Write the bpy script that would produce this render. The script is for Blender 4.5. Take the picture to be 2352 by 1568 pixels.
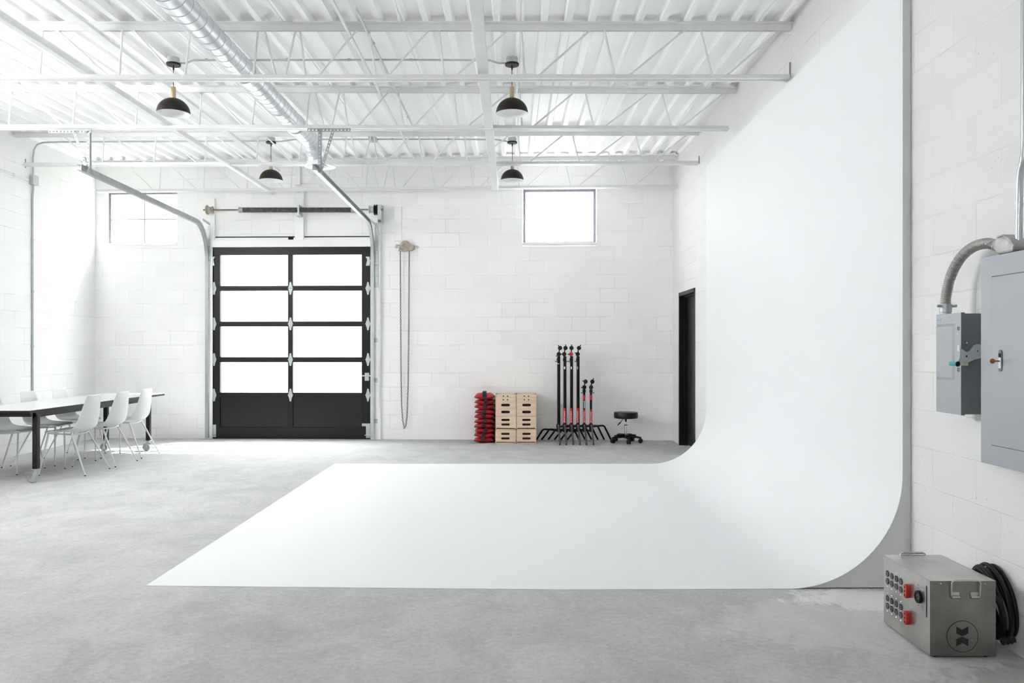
import bpy, bmesh, math, random
from mathutils import Vector, Matrix
random.seed(7)
PI = math.pi
S = bpy.context.scene
for o in list(bpy.data.objects):
    bpy.data.objects.remove(o, do_unlink=True)

# ------------------------------------------------------------------ camera, world, sun, exposure
F, CX, CY, H = 1870.0, 1176.0, 801.0, 1.315          # focal length in px of the 2352 px frame, vanishing point, eye height
cam = bpy.data.objects.new('camera', bpy.data.cameras.new('camera'))
S.collection.objects.link(cam); S.camera = cam
cam.data.sensor_width = 36; cam.data.lens = F / 2352 * 36; cam.data.shift_y = (CY - 784) / 2352
cam.data.clip_start = 0.05; cam.data.clip_end = 200
cam.location = (0, 0, H); cam.rotation_euler = (PI / 2, 0, 0)

W = bpy.data.worlds.new('sky'); S.world = W; W.use_nodes = True
bg = W.node_tree.nodes['Background']; bg.inputs[0].default_value = (0.985, 0.99, 1.0, 1); bg.inputs[1].default_value = 7.0
sd = bpy.data.lights.new('sun', 'SUN'); sd.energy = 5.5; sd.angle = math.radians(0.6); sd.color = (1.0, 0.98, 0.95)
sun = bpy.data.objects.new('sun', sd); S.collection.objects.link(sun)
sun.rotation_euler = Vector((-0.58, -0.66, -1.0)).to_track_quat('-Z', 'Y').to_euler()
sun.location = (4, 16, 8)

S.view_settings.view_transform = 'Standard'; S.view_settings.look = 'None'
S.view_settings.gamma = 1; S.view_settings.use_curve_mapping = False
S.view_settings.exposure = 1.84
S.cycles.max_bounces = 24; S.cycles.diffuse_bounces = 16; S.cycles.transparent_max_bounces = 24

# ------------------------------------------------------------------ helpers
C = S.collection
def tag(o, label=None, cat=None, group=None, kind=None):
    if label: o['label'] = label
    if cat: o['category'] = cat
    if group: o['group'] = group
    if kind: o['kind'] = kind
    return o
def thing(name, label, cat, loc=(0, 0, 0), rz=0.0, group=None, kind=None):
    o = bpy.data.objects.new(name, None); C.objects.link(o)
    o.location = loc; o.rotation_euler = (0, 0, rz); o.empty_display_size = 0.05
    return tag(o, label, cat, group, kind)
def rootmat(o):
    return Matrix.Translation(o.location) @ o.rotation_euler.to_matrix().to_4x4()
def chain_mat(o):
    m = rootmat(o)
    while o.parent: o = o.parent; m = rootmat(o) @ m
    return m
class MB:
    def __init__(s): s.b = bmesh.new()
    def box(s, a, b, m=None):
        a = Vector(a); b = Vector(b)
        bmesh.ops.create_cube(s.b, size=1, matrix=(m or Matrix()) @ Matrix.Translation((a + b) / 2) @ Matrix.Diagonal((abs(b.x - a.x), abs(b.y - a.y), abs(b.z - a.z), 1)))
        return s
    def beam(s, p, q, w, h, up=(0, 0, 1)):
        p = Vector(p); q = Vector(q); d = (q - p); L = d.length; d.normalize()
        up = Vector(up); x = d.cross(up)
        if x.length < 1e-4: x = d.cross(Vector((1, 0, 0)))
        x.normalize(); u = x.cross(d)
        R = Matrix((x, d, u)).transposed().to_4x4()
        bmesh.ops.create_cube(s.b, size=1, matrix=Matrix.Translation((p + q) / 2) @ R @ Matrix.Diagonal((w, L, h, 1)))
        return s
    def cyl(s, p, q, r, seg=12, r2=None, caps=True):
        p = Vector(p); q = Vector(q); d = q - p
        R = d.to_track_quat('Z', 'Y').to_matrix().to_4x4()
        bmesh.ops.create_cone(s.b, cap_ends=caps, segments=seg, radius1=r, radius2=r if r2 is None else r2, depth=d.length, matrix=Matrix.Translation((p + q) / 2) @ R)
        return s
    def tube(s, pts, r, seg=8, closed=False):
        P = [Vector(p) for p in pts]; n = len(P); rings = []
        nrm = None
        for i in range(n):
            a = P[(i - 1) % n] if (i or closed) else P[i]; b = P[(i + 1) % n] if (i < n - 1 or closed) else P[i]
            t = (b - a).normalized()
            if nrm is None:
                nrm = t.cross(Vector((0, 0, 1)))
                if nrm.length < 1e-3: nrm = t.cross(Vector((1, 0, 0)))
            nrm = (nrm - t * nrm.dot(t)).normalized(); bn = t.cross(nrm)
            rr = r[i] if isinstance(r, (list, tuple)) else r
            rings.append([s.b.verts.new(P[i] + (nrm * math.cos(2 * PI * k / seg) + bn * math.sin(2 * PI * k / seg)) * rr) for k in range(seg)])
        m = n if closed else n - 1
        for i in range(m):
            A = rings[i]; B = rings[(i + 1) % n]
            for k in range(seg): s.b.faces.new((A[k], A[(k + 1) % seg], B[(k + 1) % seg], B[k]))
        if not closed:
            s.b.faces.new(rings[0][::-1]); s.b.faces.new(rings[-1])
        return s
    def lathe(s, prof, c=(0, 0, 0), axis=(0, 0, 1), seg=32, close=False):
        R = Matrix.Translation(Vector(c)) @ Vector(axis).to_track_quat('Z', 'Y').to_matrix().to_4x4()
        rings = []
        for (r, z) in prof:
            if r < 1e-6: rings.append([s.b.verts.new(R @ Vector((0, 0, z)))])
            else: rings.append([s.b.verts.new(R @ Vector((r * math.cos(2 * PI * k / seg), r * math.sin(2 * PI * k / seg), z))) for k in range(seg)])
        for A, B in zip(rings[:-1], rings[1:]):
            for k in range(seg):
                k2 = (k + 1) % seg
                if len(A) == 1 and len(B) == 1: continue
                if len(A) == 1: s.b.faces.new((A[0], B[k2], B[k]))
                elif len(B) == 1: s.b.faces.new((A[k], A[k2], B[0]))
                else: s.b.faces.new((A[k], A[k2], B[k2], B[k]))
        return s
    def prism(s, poly, origin, ux, uy, depth):
        o = Vector(origin); ux = Vector(ux); uy = Vector(uy); n = Vector(depth)
        A = [s.b.verts.new(o + ux * x + uy * y) for x, y in poly]
        B = [s.b.verts.new(o + ux * x + uy * y + n) for x, y in poly]
        s.b.faces.new(A[::-1]); s.b.faces.new(B)
        for i in range(len(A)):
            j = (i + 1) % len(A); s.b.faces.new((A[i], A[j], B[j], B[i]))
        return s
def obj(name, mb, m, parent=None, smooth=False, bevel=0, world=True, angle=40):
    b = mb.b
    if parent is not None and world: b.transform(chain_mat(parent).inverted())
    bmesh.ops.recalc_face_normals(b, faces=b.faces[:])
    me = bpy.data.meshes.new(name); b.to_mesh(me); b.free(); me.materials.append(m)
    if smooth:
        me.polygons.foreach_set('use_smooth', [True] * len(me.polygons))
        try: me.set_sharp_from_angle(angle=math.radians(angle))
        except Exception: pass
    o = bpy.data.objects.new(name, me); C.objects.link(o); o.parent = parent
    if bevel:
        md = o.modifiers.new('bevel', 'BEVEL'); md.width = bevel; md.segments = 2; md.limit_method = 'ANGLE'
    return o
def copy_tree(o, parent=None):
    c = o.copy(); C.objects.link(c); c.parent = parent
    for ch in o.children: copy_tree(ch, c)
    return c
def text_mesh(name, body, size, m, parent, origin, ux, uy, extr=0.0005):
    cu = bpy.data.curves.new(name + '_c', 'FONT'); cu.body = body; cu.size = size; cu.extrude = extr; cu.align_x = 'CENTER'; cu.align_y = 'CENTER'
    t = bpy.data.objects.new(name + '_t', cu); C.objects.link(t)
    me = bpy.data.meshes.new_from_object(t); bpy.data.objects.remove(t, do_unlink=True)
    ux = Vector(ux); uy = Vector(uy); uz = ux.cross(uy)
    M = Matrix.Translation(Vector(origin)) @ Matrix((ux, uy, uz)).transposed().to_4x4()
    me.transform(chain_mat(parent).inverted() @ M); me.materials.clear(); me.materials.append(m)
    o = bpy.data.objects.new(name, me); C.objects.link(o); o.parent = parent
    return o
def ray(px, py): return Vector(((px - CX) / F, 1.0, (CY - py) / F))
def at(px, py, Y): return Vector((0, 0, H)) + ray(px, py) * Y
def fl(px, py): return at(px, py, F * H / (py - CY))

# ------------------------------------------------------------------ materials
def new_mat(name):
    m = bpy.data.materials.new(name); m.use_nodes = True
    return m, m.node_tree.nodes, m.node_tree.links, m.node_tree.nodes['Principled BSDF']
def mat(name, col, rough=0.5, metal=0.0, var=0.0, scale=8.0, bump=0.0, spec=None, coat=0.0):
    m, N, L, p = new_mat(name)
    c = (col[0], col[1], col[2], 1)
    p.inputs['Base Color'].default_value = c; p.inputs['Roughness'].default_value = rough; p.inputs['Metallic'].default_value = metal
    if spec is not None: p.inputs['Specular IOR Level'].default_value = spec
    if coat: p.inputs['Coat Weight'].default_value = coat
    if var or bump:
        tc = N.new('ShaderNodeTexCoord'); nz = N.new('ShaderNodeTexNoise'); nz.inputs['Scale'].default_value = scale; nz.inputs['Detail'].default_value = 6
        L.new(tc.outputs['Object'], nz.inputs['Vector'])
        if var:
            cr = N.new('ShaderNodeMapRange'); cr.inputs[1].default_value = 0.3; cr.inputs[2].default_value = 0.7
            cr.inputs[3].default_value = 1 - var; cr.inputs[4].default_value = 1 + var * 0.5
            mx = N.new('ShaderNodeMix'); mx.data_type = 'RGBA'; mx.blend_type = 'MULTIPLY'; mx.inputs[0].default_value = 1
            mx.inputs[6].default_value = c; L.new(nz.outputs[0], cr.inputs[0]); L.new(cr.outputs[0], mx.inputs[7]); L.new(mx.outputs[2], p.inputs['Base Color'])
        if bump:
            bp = N.new('ShaderNodeBump'); bp.inputs['Strength'].default_value = bump; bp.inputs['Distance'].default_value = 0.003
            L.new(nz.outputs[0], bp.inputs['Height']); L.new(bp.outputs[0], p.inputs['Normal'])
    return m
def math_node(N, L, op, a, b=None, c=None, clamp=False):
    n = N.new('ShaderNodeMath'); n.operation = op; n.use_clamp = clamp
    for i, v in enumerate((a, b, c)):
        if v is None: continue
        if isinstance(v, (int, float)): n.inputs[i].default_value = v
        else: L.new(v, n.inputs[i])
    return n.outputs[0]
def block_wall(name, hx, off=(0, 0), pits=0.0, joint=0.5, white=0.86, h=0.203, w=0.406, thick=0.0045):
    """painted concrete block; hx = 'X' or 'Y': the horizontal object axis"""
    m, N, L, p = new_mat(name)
    tc = N.new('ShaderNodeTexCoord'); sp = N.new('ShaderNodeSeparateXYZ'); L.new(tc.outputs['Object'], sp.inputs[0])
    cb = N.new('ShaderNodeCombineXYZ')
    L.new(math_node(N, L, 'ADD', sp.outputs[hx], off[0]), cb.inputs[0]); L.new(math_node(N, L, 'ADD', sp.outputs['Z'], off[1]), cb.inputs[1])
    wob = N.new('ShaderNodeTexNoise'); wob.inputs['Scale'].default_value = 2.2; L.new(tc.outputs['Object'], wob.inputs['Vector'])
    va = N.new('ShaderNodeVectorMath'); va.operation = 'MULTIPLY_ADD'; L.new(wob.outputs['Color'], va.inputs[0]); va.inputs[1].default_value = (0.012, 0.012, 0); L.new(cb.outputs[0], va.inputs[2])
    br = N.new('ShaderNodeTexBrick'); br.inputs['Scale'].default_value = 1; br.inputs['Brick Width'].default_value = w; br.inputs['Row Height'].default_value = h
    br.inputs['Mortar Size'].default_value = thick; br.inputs['Mortar Smooth'].default_value = 0.6; br.offset = 0.5
    br.inputs['Color1'].default_value = (1, 1, 1, 1); br.inputs['Color2'].default_value = (0.96, 0.96, 0.96, 1); br.inputs['Mortar'].default_value = (1, 1, 1, 1)
    L.new(va.outputs[0], br.inputs['Vector'])
    nz = N.new('ShaderNodeTexNoise'); nz.inputs['Scale'].default_value = 1.9; nz.inputs['Detail'].default_value = 5; L.new(tc.outputs['Object'], nz.inputs['Vector'])
    mr = N.new('ShaderNodeMapRange'); mr.inputs[1].default_value = 0.47; mr.inputs[2].default_value = 0.66; L.new(nz.outputs[0], mr.inputs[0])
    mask = math_node(N, L, 'MULTIPLY', br.outputs['Fac'], mr.outputs[0])
    fine = N.new('ShaderNodeTexNoise'); fine.inputs['Scale'].default_value = 45; fine.inputs['Detail'].default_value = 8; L.new(tc.outputs['Object'], fine.inputs['Vector'])
    pit = N.new('ShaderNodeTexNoise'); pit.inputs['Scale'].default_value = 95; pit.inputs['Detail'].default_value = 2; L.new(tc.outputs['Object'], pit.inputs['Vector'])
    pz = N.new('ShaderNodeTexNoise'); pz.inputs['Scale'].default_value = 4; L.new(tc.outputs['Object'], pz.inputs['Vector'])
    pm = N.new('ShaderNodeMapRange'); pm.inputs[1].default_value = 0.70; pm.inputs[2].default_value = 0.74; L.new(pit.outputs[0], pm.inputs[0])
    pzm = N.new('ShaderNodeMapRange'); pzm.inputs[1].default_value = 0.46; pzm.inputs[2].default_value = 0.6; L.new(pz.outputs[0], pzm.inputs[0])
    pitm = math_node(N, L, 'MULTIPLY', math_node(N, L, 'MULTIPLY', pm.outputs[0], pzm.outputs[0]), pits)
    dark = math_node(N, L, 'ADD', math_node(N, L, 'MULTIPLY', mask, joint), pitm, clamp=True)
    base = N.new('ShaderNodeMix'); base.data_type = 'RGBA'; base.blend_type = 'MULTIPLY'; base.inputs[0].default_value = 1
    base.inputs[6].default_value = (white, white, white * 0.992, 1); L.new(br.outputs['Color'], base.inputs[7])
    mx = N.new('ShaderNodeMix'); mx.data_type = 'RGBA'; L.new(dark, mx.inputs[0]); L.new(base.outputs[2], mx.inputs[6]); mx.inputs[7].default_value = (0.33, 0.32, 0.30, 1)
    L.new(mx.outputs[2], p.inputs['Base Color']); p.inputs['Roughness'].default_value = 0.55; p.inputs['Specular IOR Level'].default_value = 0.35
    hgt = math_node(N, L, 'SUBTRACT', math_node(N, L, 'MULTIPLY', fine.outputs[0], 0.35), math_node(N, L, 'ADD', math_node(N, L, 'MULTIPLY', br.outputs['Fac'], 0.45), math_node(N, L, 'MULTIPLY', pitm, 2.0)))
    bp = N.new('ShaderNodeBump'); bp.inputs['Strength'].default_value = 0.55; bp.inputs['Distance'].default_value = 0.006
    L.new(hgt, bp.inputs['Height']); L.new(bp.outputs[0], p.inputs['Normal'])
    return m
def floor_mat():
    m, N, L, p = new_mat('polished_concrete')
    tc = N.new('ShaderNodeTexCoord')
    def noise(sc, det, rough=0.6, stretch=(1, 1, 1), dist=0.0):
        mp = N.new('ShaderNodeMapping'); mp.inputs['Scale'].default_value = stretch; L.new(tc.outputs['Object'], mp.inputs[0])
        n = N.new('ShaderNodeTexNoise'); n.inputs['Scale'].default_value = sc; n.inputs['Detail'].default_value = det; n.inputs['Roughness'].default_value = rough; n.inputs['Distortion'].default_value = dist
        L.new(mp.outputs[0], n.inputs['Vector']); return n.outputs[0]
    def rng(v, a, b, c, d):
        r = N.new('ShaderNodeMapRange'); r.inputs[1].default_value = a; r.inputs[2].default_value = b; r.inputs[3].default_value = c; r.inputs[4].default_value = d; L.new(v, r.inputs[0]); return r.outputs[0]
    a = rng(noise(0.55, 5), 0.35, 0.65, 0.93, 1.06)
    b = rng(noise(3.0, 10, 0.72, (1, 0.8, 1), 0.8), 0.33, 0.67, 0.87, 1.10)
    c = rng(noise(34, 8, 0.8), 0.35, 0.65, 0.86, 1.12)
    d = rng(noise(80, 3, 0.6), 0.64, 0.70, 1.0, 0.68)            # small pits
    v = math_node(N, L, 'MULTIPLY', math_node(N, L, 'MULTIPLY', a, b), math_node(N, L, 'MULTIPLY', c, d))
    # pale laitance patches where the concrete was skimmed beside the cyclorama curve and the power box
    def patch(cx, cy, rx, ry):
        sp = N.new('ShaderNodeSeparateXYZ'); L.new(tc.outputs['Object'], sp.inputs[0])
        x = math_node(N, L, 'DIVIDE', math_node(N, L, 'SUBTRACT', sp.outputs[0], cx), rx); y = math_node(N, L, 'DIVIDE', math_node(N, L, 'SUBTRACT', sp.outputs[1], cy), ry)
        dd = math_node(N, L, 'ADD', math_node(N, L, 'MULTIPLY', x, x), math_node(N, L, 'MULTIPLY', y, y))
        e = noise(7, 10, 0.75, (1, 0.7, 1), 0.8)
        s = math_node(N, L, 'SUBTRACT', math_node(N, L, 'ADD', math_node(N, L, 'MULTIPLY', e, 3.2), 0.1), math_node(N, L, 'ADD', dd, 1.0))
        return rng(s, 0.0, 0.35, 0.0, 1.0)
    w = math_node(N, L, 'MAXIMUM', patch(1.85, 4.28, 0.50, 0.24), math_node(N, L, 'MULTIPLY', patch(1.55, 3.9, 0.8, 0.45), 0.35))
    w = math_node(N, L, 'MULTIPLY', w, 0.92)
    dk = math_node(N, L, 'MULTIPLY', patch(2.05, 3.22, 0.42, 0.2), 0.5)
    cc = N.new('ShaderNodeMix'); cc.data_type = 'RGBA'; cc.blend_type = 'MULTIPLY'; cc.inputs[0].default_value = 1
    cc.inputs[6].default_value = (0.462, 0.463, 0.466, 1); L.new(v, cc.inputs[7])
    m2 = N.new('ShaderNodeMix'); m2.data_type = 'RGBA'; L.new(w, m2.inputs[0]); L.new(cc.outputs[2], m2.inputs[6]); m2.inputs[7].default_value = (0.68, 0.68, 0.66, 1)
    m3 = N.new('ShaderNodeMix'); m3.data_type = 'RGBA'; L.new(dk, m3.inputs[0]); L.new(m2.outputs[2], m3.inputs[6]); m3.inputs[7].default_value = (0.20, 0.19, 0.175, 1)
    L.new(m3.outputs[2], p.inputs['Base Color'])
    L.new(rng(noise(5, 6), 0.3, 0.7, 0.72, 0.9), p.inputs['Roughness']); p.inputs['Specular IOR Level'].default_value = 0.15
    bp = N.new('ShaderNodeBump'); bp.inputs['Strength'].default_value = 0.15; bp.inputs['Distance'].default_value = 0.004
    L.new(c, bp.inputs['Height']); L.new(bp.outputs[0], p.inputs['Normal'])
    return m
def glass_mat():
    m, N, L, p = new_mat('window_glass'); N.remove(p)
    tr = N.new('ShaderNodeBsdfTransparent'); tr.inputs[0].default_value = (0.96, 0.98, 0.97, 1)
    gl = N.new('ShaderNodeBsdfGlossy'); gl.inputs['Roughness'].default_value = 0.02
    mx = N.new('ShaderNodeMixShader'); mx.inputs[0].default_value = 0.05; L.new(tr.outputs[0], mx.inputs[1]); L.new(gl.outputs[0], mx.inputs[2])
    L.new(mx.outputs[0], N['Material Output'].inputs[0]); return m
def frosted_mat():
    m, N, L, p = new_mat('frosted_glass'); N.remove(p)
    tr = N.new('ShaderNodeBsdfTranslucent'); tr.inputs[0].default_value = (0.95, 0.96, 0.97, 1)
    gl = N.new('ShaderNodeBsdfGlossy'); gl.inputs['Roughness'].default_value = 0.3
    mx = N.new('ShaderNodeMixShader'); mx.inputs[0].default_value = 0.05; L.new(tr.outputs[0], mx.inputs[1]); L.new(gl.outputs[0], mx.inputs[2])
    L.new(mx.outputs[0], N['Material Output'].inputs[0]); return m
def duct_mat():
    m, N, L, p = new_mat('galvanised_spiral_duct')
    tc = N.new('ShaderNodeTexCoord'); nz = N.new('ShaderNodeTexNoise'); nz.inputs['Scale'].default_value = 14; nz.inputs['Detail'].default_value = 5; L.new(tc.outputs['Object'], nz.inputs['Vector'])
    r = N.new('ShaderNodeMapRange'); r.inputs[3].default_value = 0.32; r.inputs[4].default_value = 0.50; L.new(nz.outputs[0], r.inputs[0]); L.new(r.outputs[0], p.inputs['Roughness'])
    p.inputs['Metallic'].default_value = 1; p.inputs['Base Color'].default_value = (0.70, 0.73, 0.75, 1)
    return m
WHITE = mat('white_paint', (0.84, 0.84, 0.83), 0.5, var=0.03, scale=5)
STEELW = mat('white_painted_steel', (0.74, 0.745, 0.74), 0.42, var=0.04, scale=9)
DECK = mat('white_painted_deck', (0.93, 0.93, 0.925), 0.5, var=0.03, scale=3)
CYC = mat('matte_cyclorama_white', (0.750, 0.765, 0.775), 0.6, var=0.01, scale=1.0, spec=0.25)
FASC = mat('cyclorama_side_board', (0.60, 0.61, 0.61), 0.6, var=0.03, scale=2)
FLOOR = floor_mat(); GLASS = glass_mat(); FROST = frosted_mat(); DUCT = duct_mat()
BLACKP = mat('black_powder_coat', (0.007, 0.0065, 0.0065), 0.40, var=0.1, scale=20, spec=0.3)
BLACKM = mat('black_metal', (0.006, 0.006, 0.006), 0.42, spec=0.25)
SHADE = mat('matte_black_shade', (0.014, 0.012, 0.011), 0.5, spec=0.3)
SHADEIN = mat('white_enamel', (0.86, 0.87, 0.88), 0.4)
BRASS = mat('brushed_brass', (0.52, 0.40, 0.24), 0.38, 0.8, var=0.1, scale=30)
GALV = mat('galvanised_steel', (0.50, 0.53, 0.54), 0.48, 0.6, var=0.08, scale=25)
HGR = mat('dull_zinc_strut', (0.34, 0.355, 0.36), 0.5, 0.5, var=0.08, scale=25)
GALVD = mat('grey_steel_track', (0.36, 0.38, 0.38), 0.45, 0.6, var=0.1, scale=12)
CHROME = mat('chrome', (0.8, 0.8, 0.8), 0.12, 1.0)
STAIN = mat('brushed_stainless', (0.50, 0.49, 0.475), 0.30, 0.88, var=0.22, scale=6)
STAIN_SHADED = mat('shaded_stainless', (0.24, 0.225, 0.21), 0.36, 0.85, var=0.25, scale=7)  # stainless with the near end's shade put into its colour
WINF = mat('weathered_grey_window_steel', (0.19, 0.19, 0.22), 0.5, var=0.2, scale=30)
RUBBER = mat('black_rubber', (0.005, 0.005, 0.006), 0.45, spec=0.3)
PLASTW = mat('white_plastic', (0.70, 0.71, 0.72), 0.4)
LEGW = mat('white_powder_coat', (0.68, 0.68, 0.69), 0.4)
TABLE = mat('white_laminate', (0.58, 0.58, 0.575), 0.16, spec=0.6)
TBLACK = mat('black_table_steel', (0.012, 0.012, 0.013), 0.45, spec=0.3)
GREYW = mat('grey_caster', (0.42, 0.42, 0.42), 0.4)
RED = mat('red_nylon', (0.52, 0.010, 0.022), 0.5, var=0.25, scale=30, bump=0.5)
REDS = mat('red_label', (0.60, 0.03, 0.035), 0.4)
WEB = mat('black_webbing', (0.014, 0.016, 0.02), 0.7)
WTXT = mat('white_lettering', (0.85, 0.85, 0.85), 0.5)
DARKHOLE = mat('dark_gap', (0.012, 0.011, 0.010), 0.9)
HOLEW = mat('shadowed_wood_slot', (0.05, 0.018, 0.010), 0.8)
LEATH = mat('black_vinyl', (0.006, 0.007, 0.0075), 0.38, spec=0.35)
PANEL = mat('grey_enamel_panel', (0.33, 0.35, 0.375), 0.36, 0.15, var=0.03, scale=3)
PANELD = mat('dark_grey_enamel', (0.17, 0.19, 0.20), 0.45, var=0.03, scale=4)
ZINC = mat('pale_zinc', (0.56, 0.64, 0.63), 0.45, 0.3)
TEAL = mat('teal_label', (0.10, 0.50, 0.55), 0.5)
REDO = mat('red_outlet', (0.43, 0.018, 0.010), 0.4)
OUTB = mat('brown_black_outlet', (0.035, 0.026, 0.026), 0.35)
RUST = mat('rusty_steel', (0.22, 0.17, 0.14), 0.6, 0.4, var=0.3, scale=60)
RUSTW = mat('rusty_wheel', (0.42, 0.36, 0.30), 0.6, 0.3, var=0.35, scale=25)
SPRING = mat('oiled_spring_steel', (0.15, 0.14, 0.13), 0.45, 0.5, var=0.5, scale=18)
SLAB = mat('concrete_sill', (0.60, 0.60, 0.59), 0.7, var=0.1, scale=12)
def wood_mat(name, col):
    m, N, L, p = new_mat(name)
    tc = N.new('ShaderNodeTexCoord'); mp = N.new('ShaderNodeMapping'); mp.inputs['Scale'].default_value = (2.0, 30, 14); L.new(tc.outputs['Object'], mp.inputs[0])
    nz = N.new('ShaderNodeTexNoise'); nz.inputs['Scale'].default_value = 2; nz.inputs['Detail'].default_value = 6; L.new(mp.outputs[0], nz.inputs['Vector'])
    mr = N.new('ShaderNodeMapRange'); mr.inputs[1].default_value = 0.3; mr.inputs[2].default_value = 0.7; mr.inputs[3].default_value = 0.88; mr.inputs[4].default_value = 1.06; L.new(nz.outputs[0], mr.inputs[0])
    mx = N.new('ShaderNodeMix'); mx.data_type = 'RGBA'; mx.blend_type = 'MULTIPLY'; mx.inputs[0].default_value = 1; mx.inputs[6].default_value = (*col, 1)
    L.new(mr.outputs[0], mx.inputs[7]); L.new(mx.outputs[2], p.inputs['Base Color']); p.inputs['Roughness'].default_value = 0.5
    return m
WOODS = [wood_mat('birch_plywood', (0.74, 0.58, 0.42)), wood_mat('pinkish_birch_plywood', (0.74, 0.55, 0.40))]

# ------------------------------------------------------------------ room shell
P0 = Vector((2.31, 11.70, 0)); P1 = Vector((-6.135, 12.0, 0))
FU = (P0 - P1).normalized(); FN = Vector((FU.y, -FU.x, 0))               # along the far wall to the east, and into the room
FLEN = (P0 - P1).length; FROT = math.atan2(FU.y, FU.x)
def fw(px, py, d=0.0):
    """point where the sight line of a measured feature meets the plane d in front of the far wall"""
    r = ray(px, py); o = P0 + FN * d; t = (o.x * FN.x + o.y * FN.y) / (r.x * FN.x + r.y * FN.y)
    return Vector((0, 0, H)) + r * t
def fuz(px, py, d=0.0):
    p = fw(px, py, d); return ((p - P1).dot(FU), p.z)
def fpt(u, z, d=0.0): return P1 + FU * u + FN * d + Vector((0, 0, z))
def fbox(mb, px0, py0, px1, py1, d0, d1):
    u0, z1 = fuz(px0, py0, d1); u1, z0 = fuz(px1, py1, d1)
    return fboxu(mb, u0, z0, u1, z1, d0, d1)
def fboxu(mb, u0, z0, u1, z1, d0, d1):
    M = Matrix.Translation(P1) @ Matrix((FU, -FN, Vector((0, 0, 1)))).transposed().to_4x4()
    return mb.box((u0, -d0, z0), (u1, -d1, z1), M)
def XR(Y): return 2.31 - 0.0163 * (11.70 - Y)
def XL(Y): return -6.135 + 0.014 * (12.0 - Y)
def ZD(Y): return H + 2.578 + 0.0195 * (max(Y, 4.0) - 6.47)                          # underside of the roof deck
YB = -3.0                                                                  # rear wall of the studio
def slab_with_holes(name, p0, p1, outn, zt, thick, holes, m):
    """wall from p0 to p1 (z up to zt), holes = (s0, s1, z0, z1) measured along it; thickness goes to outn"""
    p0 = Vector(p0); p1 = Vector(p1); d = (p1 - p0); Ln = d.length; d.normalize(); outn = Vector(outn)
    b = bmesh.new()
    ss = sorted({0.0, Ln, *[h[0] for h in holes], *[h[1] for h in holes]}); zs = sorted({-0.15, zt, *[h[2] for h in holes], *[h[3] for h in holes]})
    inh = lambda s, z: any(h[0] - 1e-6 < s < h[1] + 1e-6 and h[2] - 1e-6 < z < h[3] + 1e-6 for h in holes)
    V = {}
    def v(i, j, k):
        if (i, j, k) not in V: V[(i, j, k)] = b.verts.new(d * ss[i] + Vector((0, 0, zs[j])) + outn * (thick * k))
        return V[(i, j, k)]
    full = lambda i, j: 0 <= i < len(ss) - 1 and 0 <= j < len(zs) - 1 and not inh((ss[i] + ss[i + 1]) / 2, (zs[j] + zs[j + 1]) / 2)
    for i in range(len(ss) - 1):
        for j in range(len(zs) - 1):
            if not full(i, j): continue
            b.faces.new((v(i, j, 0), v(i + 1, j, 0), v(i + 1, j + 1, 0), v(i, j + 1, 0)))
            b.faces.new((v(i, j, 1), v(i, j + 1, 1), v(i + 1, j + 1, 1), v(i + 1, j, 1)))
            if not full(i - 1, j): b.faces.new((v(i, j, 0), v(i, j + 1, 0), v(i, j + 1, 1), v(i, j, 1)))
            if not full(i + 1, j): b.faces.new((v(i + 1, j, 0), v(i + 1, j, 1), v(i + 1, j + 1, 1), v(i + 1, j + 1, 0)))
            if not full(i, j - 1): b.faces.new((v(i, j, 0), v(i, j, 1), v(i + 1, j, 1), v(i + 1, j, 0)))
            if not full(i, j + 1): b.faces.new((v(i, j + 1, 0), v(i + 1, j + 1, 0), v(i + 1, j + 1, 1), v(i, j + 1, 1)))
    bmesh.ops.recalc_face_normals(b, faces=b.faces[:])
    me = bpy.data.meshes.new(name); b.to_mesh(me); b.free(); me.materials.append(m)
    o = bpy.data.objects.new(name, me); C.objects.link(o); o.location = p0; o['kind'] = 'structure'
    return o
# openings of the far wall
w1 = (*fuz(242, 434)[:1], *fuz(407, 563)[:1], fuz(242, 564)[1], fuz(242, 436)[1])
w2 = (fuz(1199.5, 500)[0], fuz(1370, 500)[0], fuz(1300, 565)[1], fuz(1300, 430)[1])
dr = (fuz(486.5, 700)[0], fuz(851.5, 700)[0], -0.15, fuz(660, 566)[1])
FARW = block_wall('painted_block_far', 'X', off=(0.10, 0.043), joint=0.34, white=0.88)
LEFTW = block_wall('painted_block_left', 'Y', off=(0.17, 0.043), joint=0.45, white=0.82)
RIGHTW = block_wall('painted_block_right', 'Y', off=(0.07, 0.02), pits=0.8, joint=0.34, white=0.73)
slab_with_holes('wall_far', P1, P0, -FN, 4.25, 0.20, [w1, w2, dr], FARW)
# one unseen sash window added in the left wall, sized as fill daylight
LS = 12.0 - YB
lw = [(12.0 - 7.8, 12.0 - 4.2, 2.45, 3.65)]
slab_with_holes('wall_left', (XL(12.0), 12.0, 0), (XL(YB), YB, 0), (-1, 0, 0), 4.25, 0.20, lw, LEFTW)
DY0, DY1 = 10.15, 11.15
slab_with_holes('wall_right', (XR(YB), YB, 0), (XR(11.9), 11.9, 0), (1, 0, 0), 4.25, 0.24, [(DY0 - YB, DY1 - YB, -0.15, 2.083)], RIGHTW)
slab_with_holes('wall_rear', (XL(YB), YB, 0), (XR(YB), YB, 0), (0, -1, 0), 4.25, 0.20, [(2.4, 4.6, 2.9, 3.7)], mat('rear_wall_paint', (0.35, 0.35, 0.34), 0.7, var=0.05, scale=2))  # its high opening is added, unseen behind the camera, for fill daylight
obj('floor', MB().box((-6.6, YB - 0.3, -0.12), (2.9, 12.3, 0)), FLOOR)['kind'] = 'structure'
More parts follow.
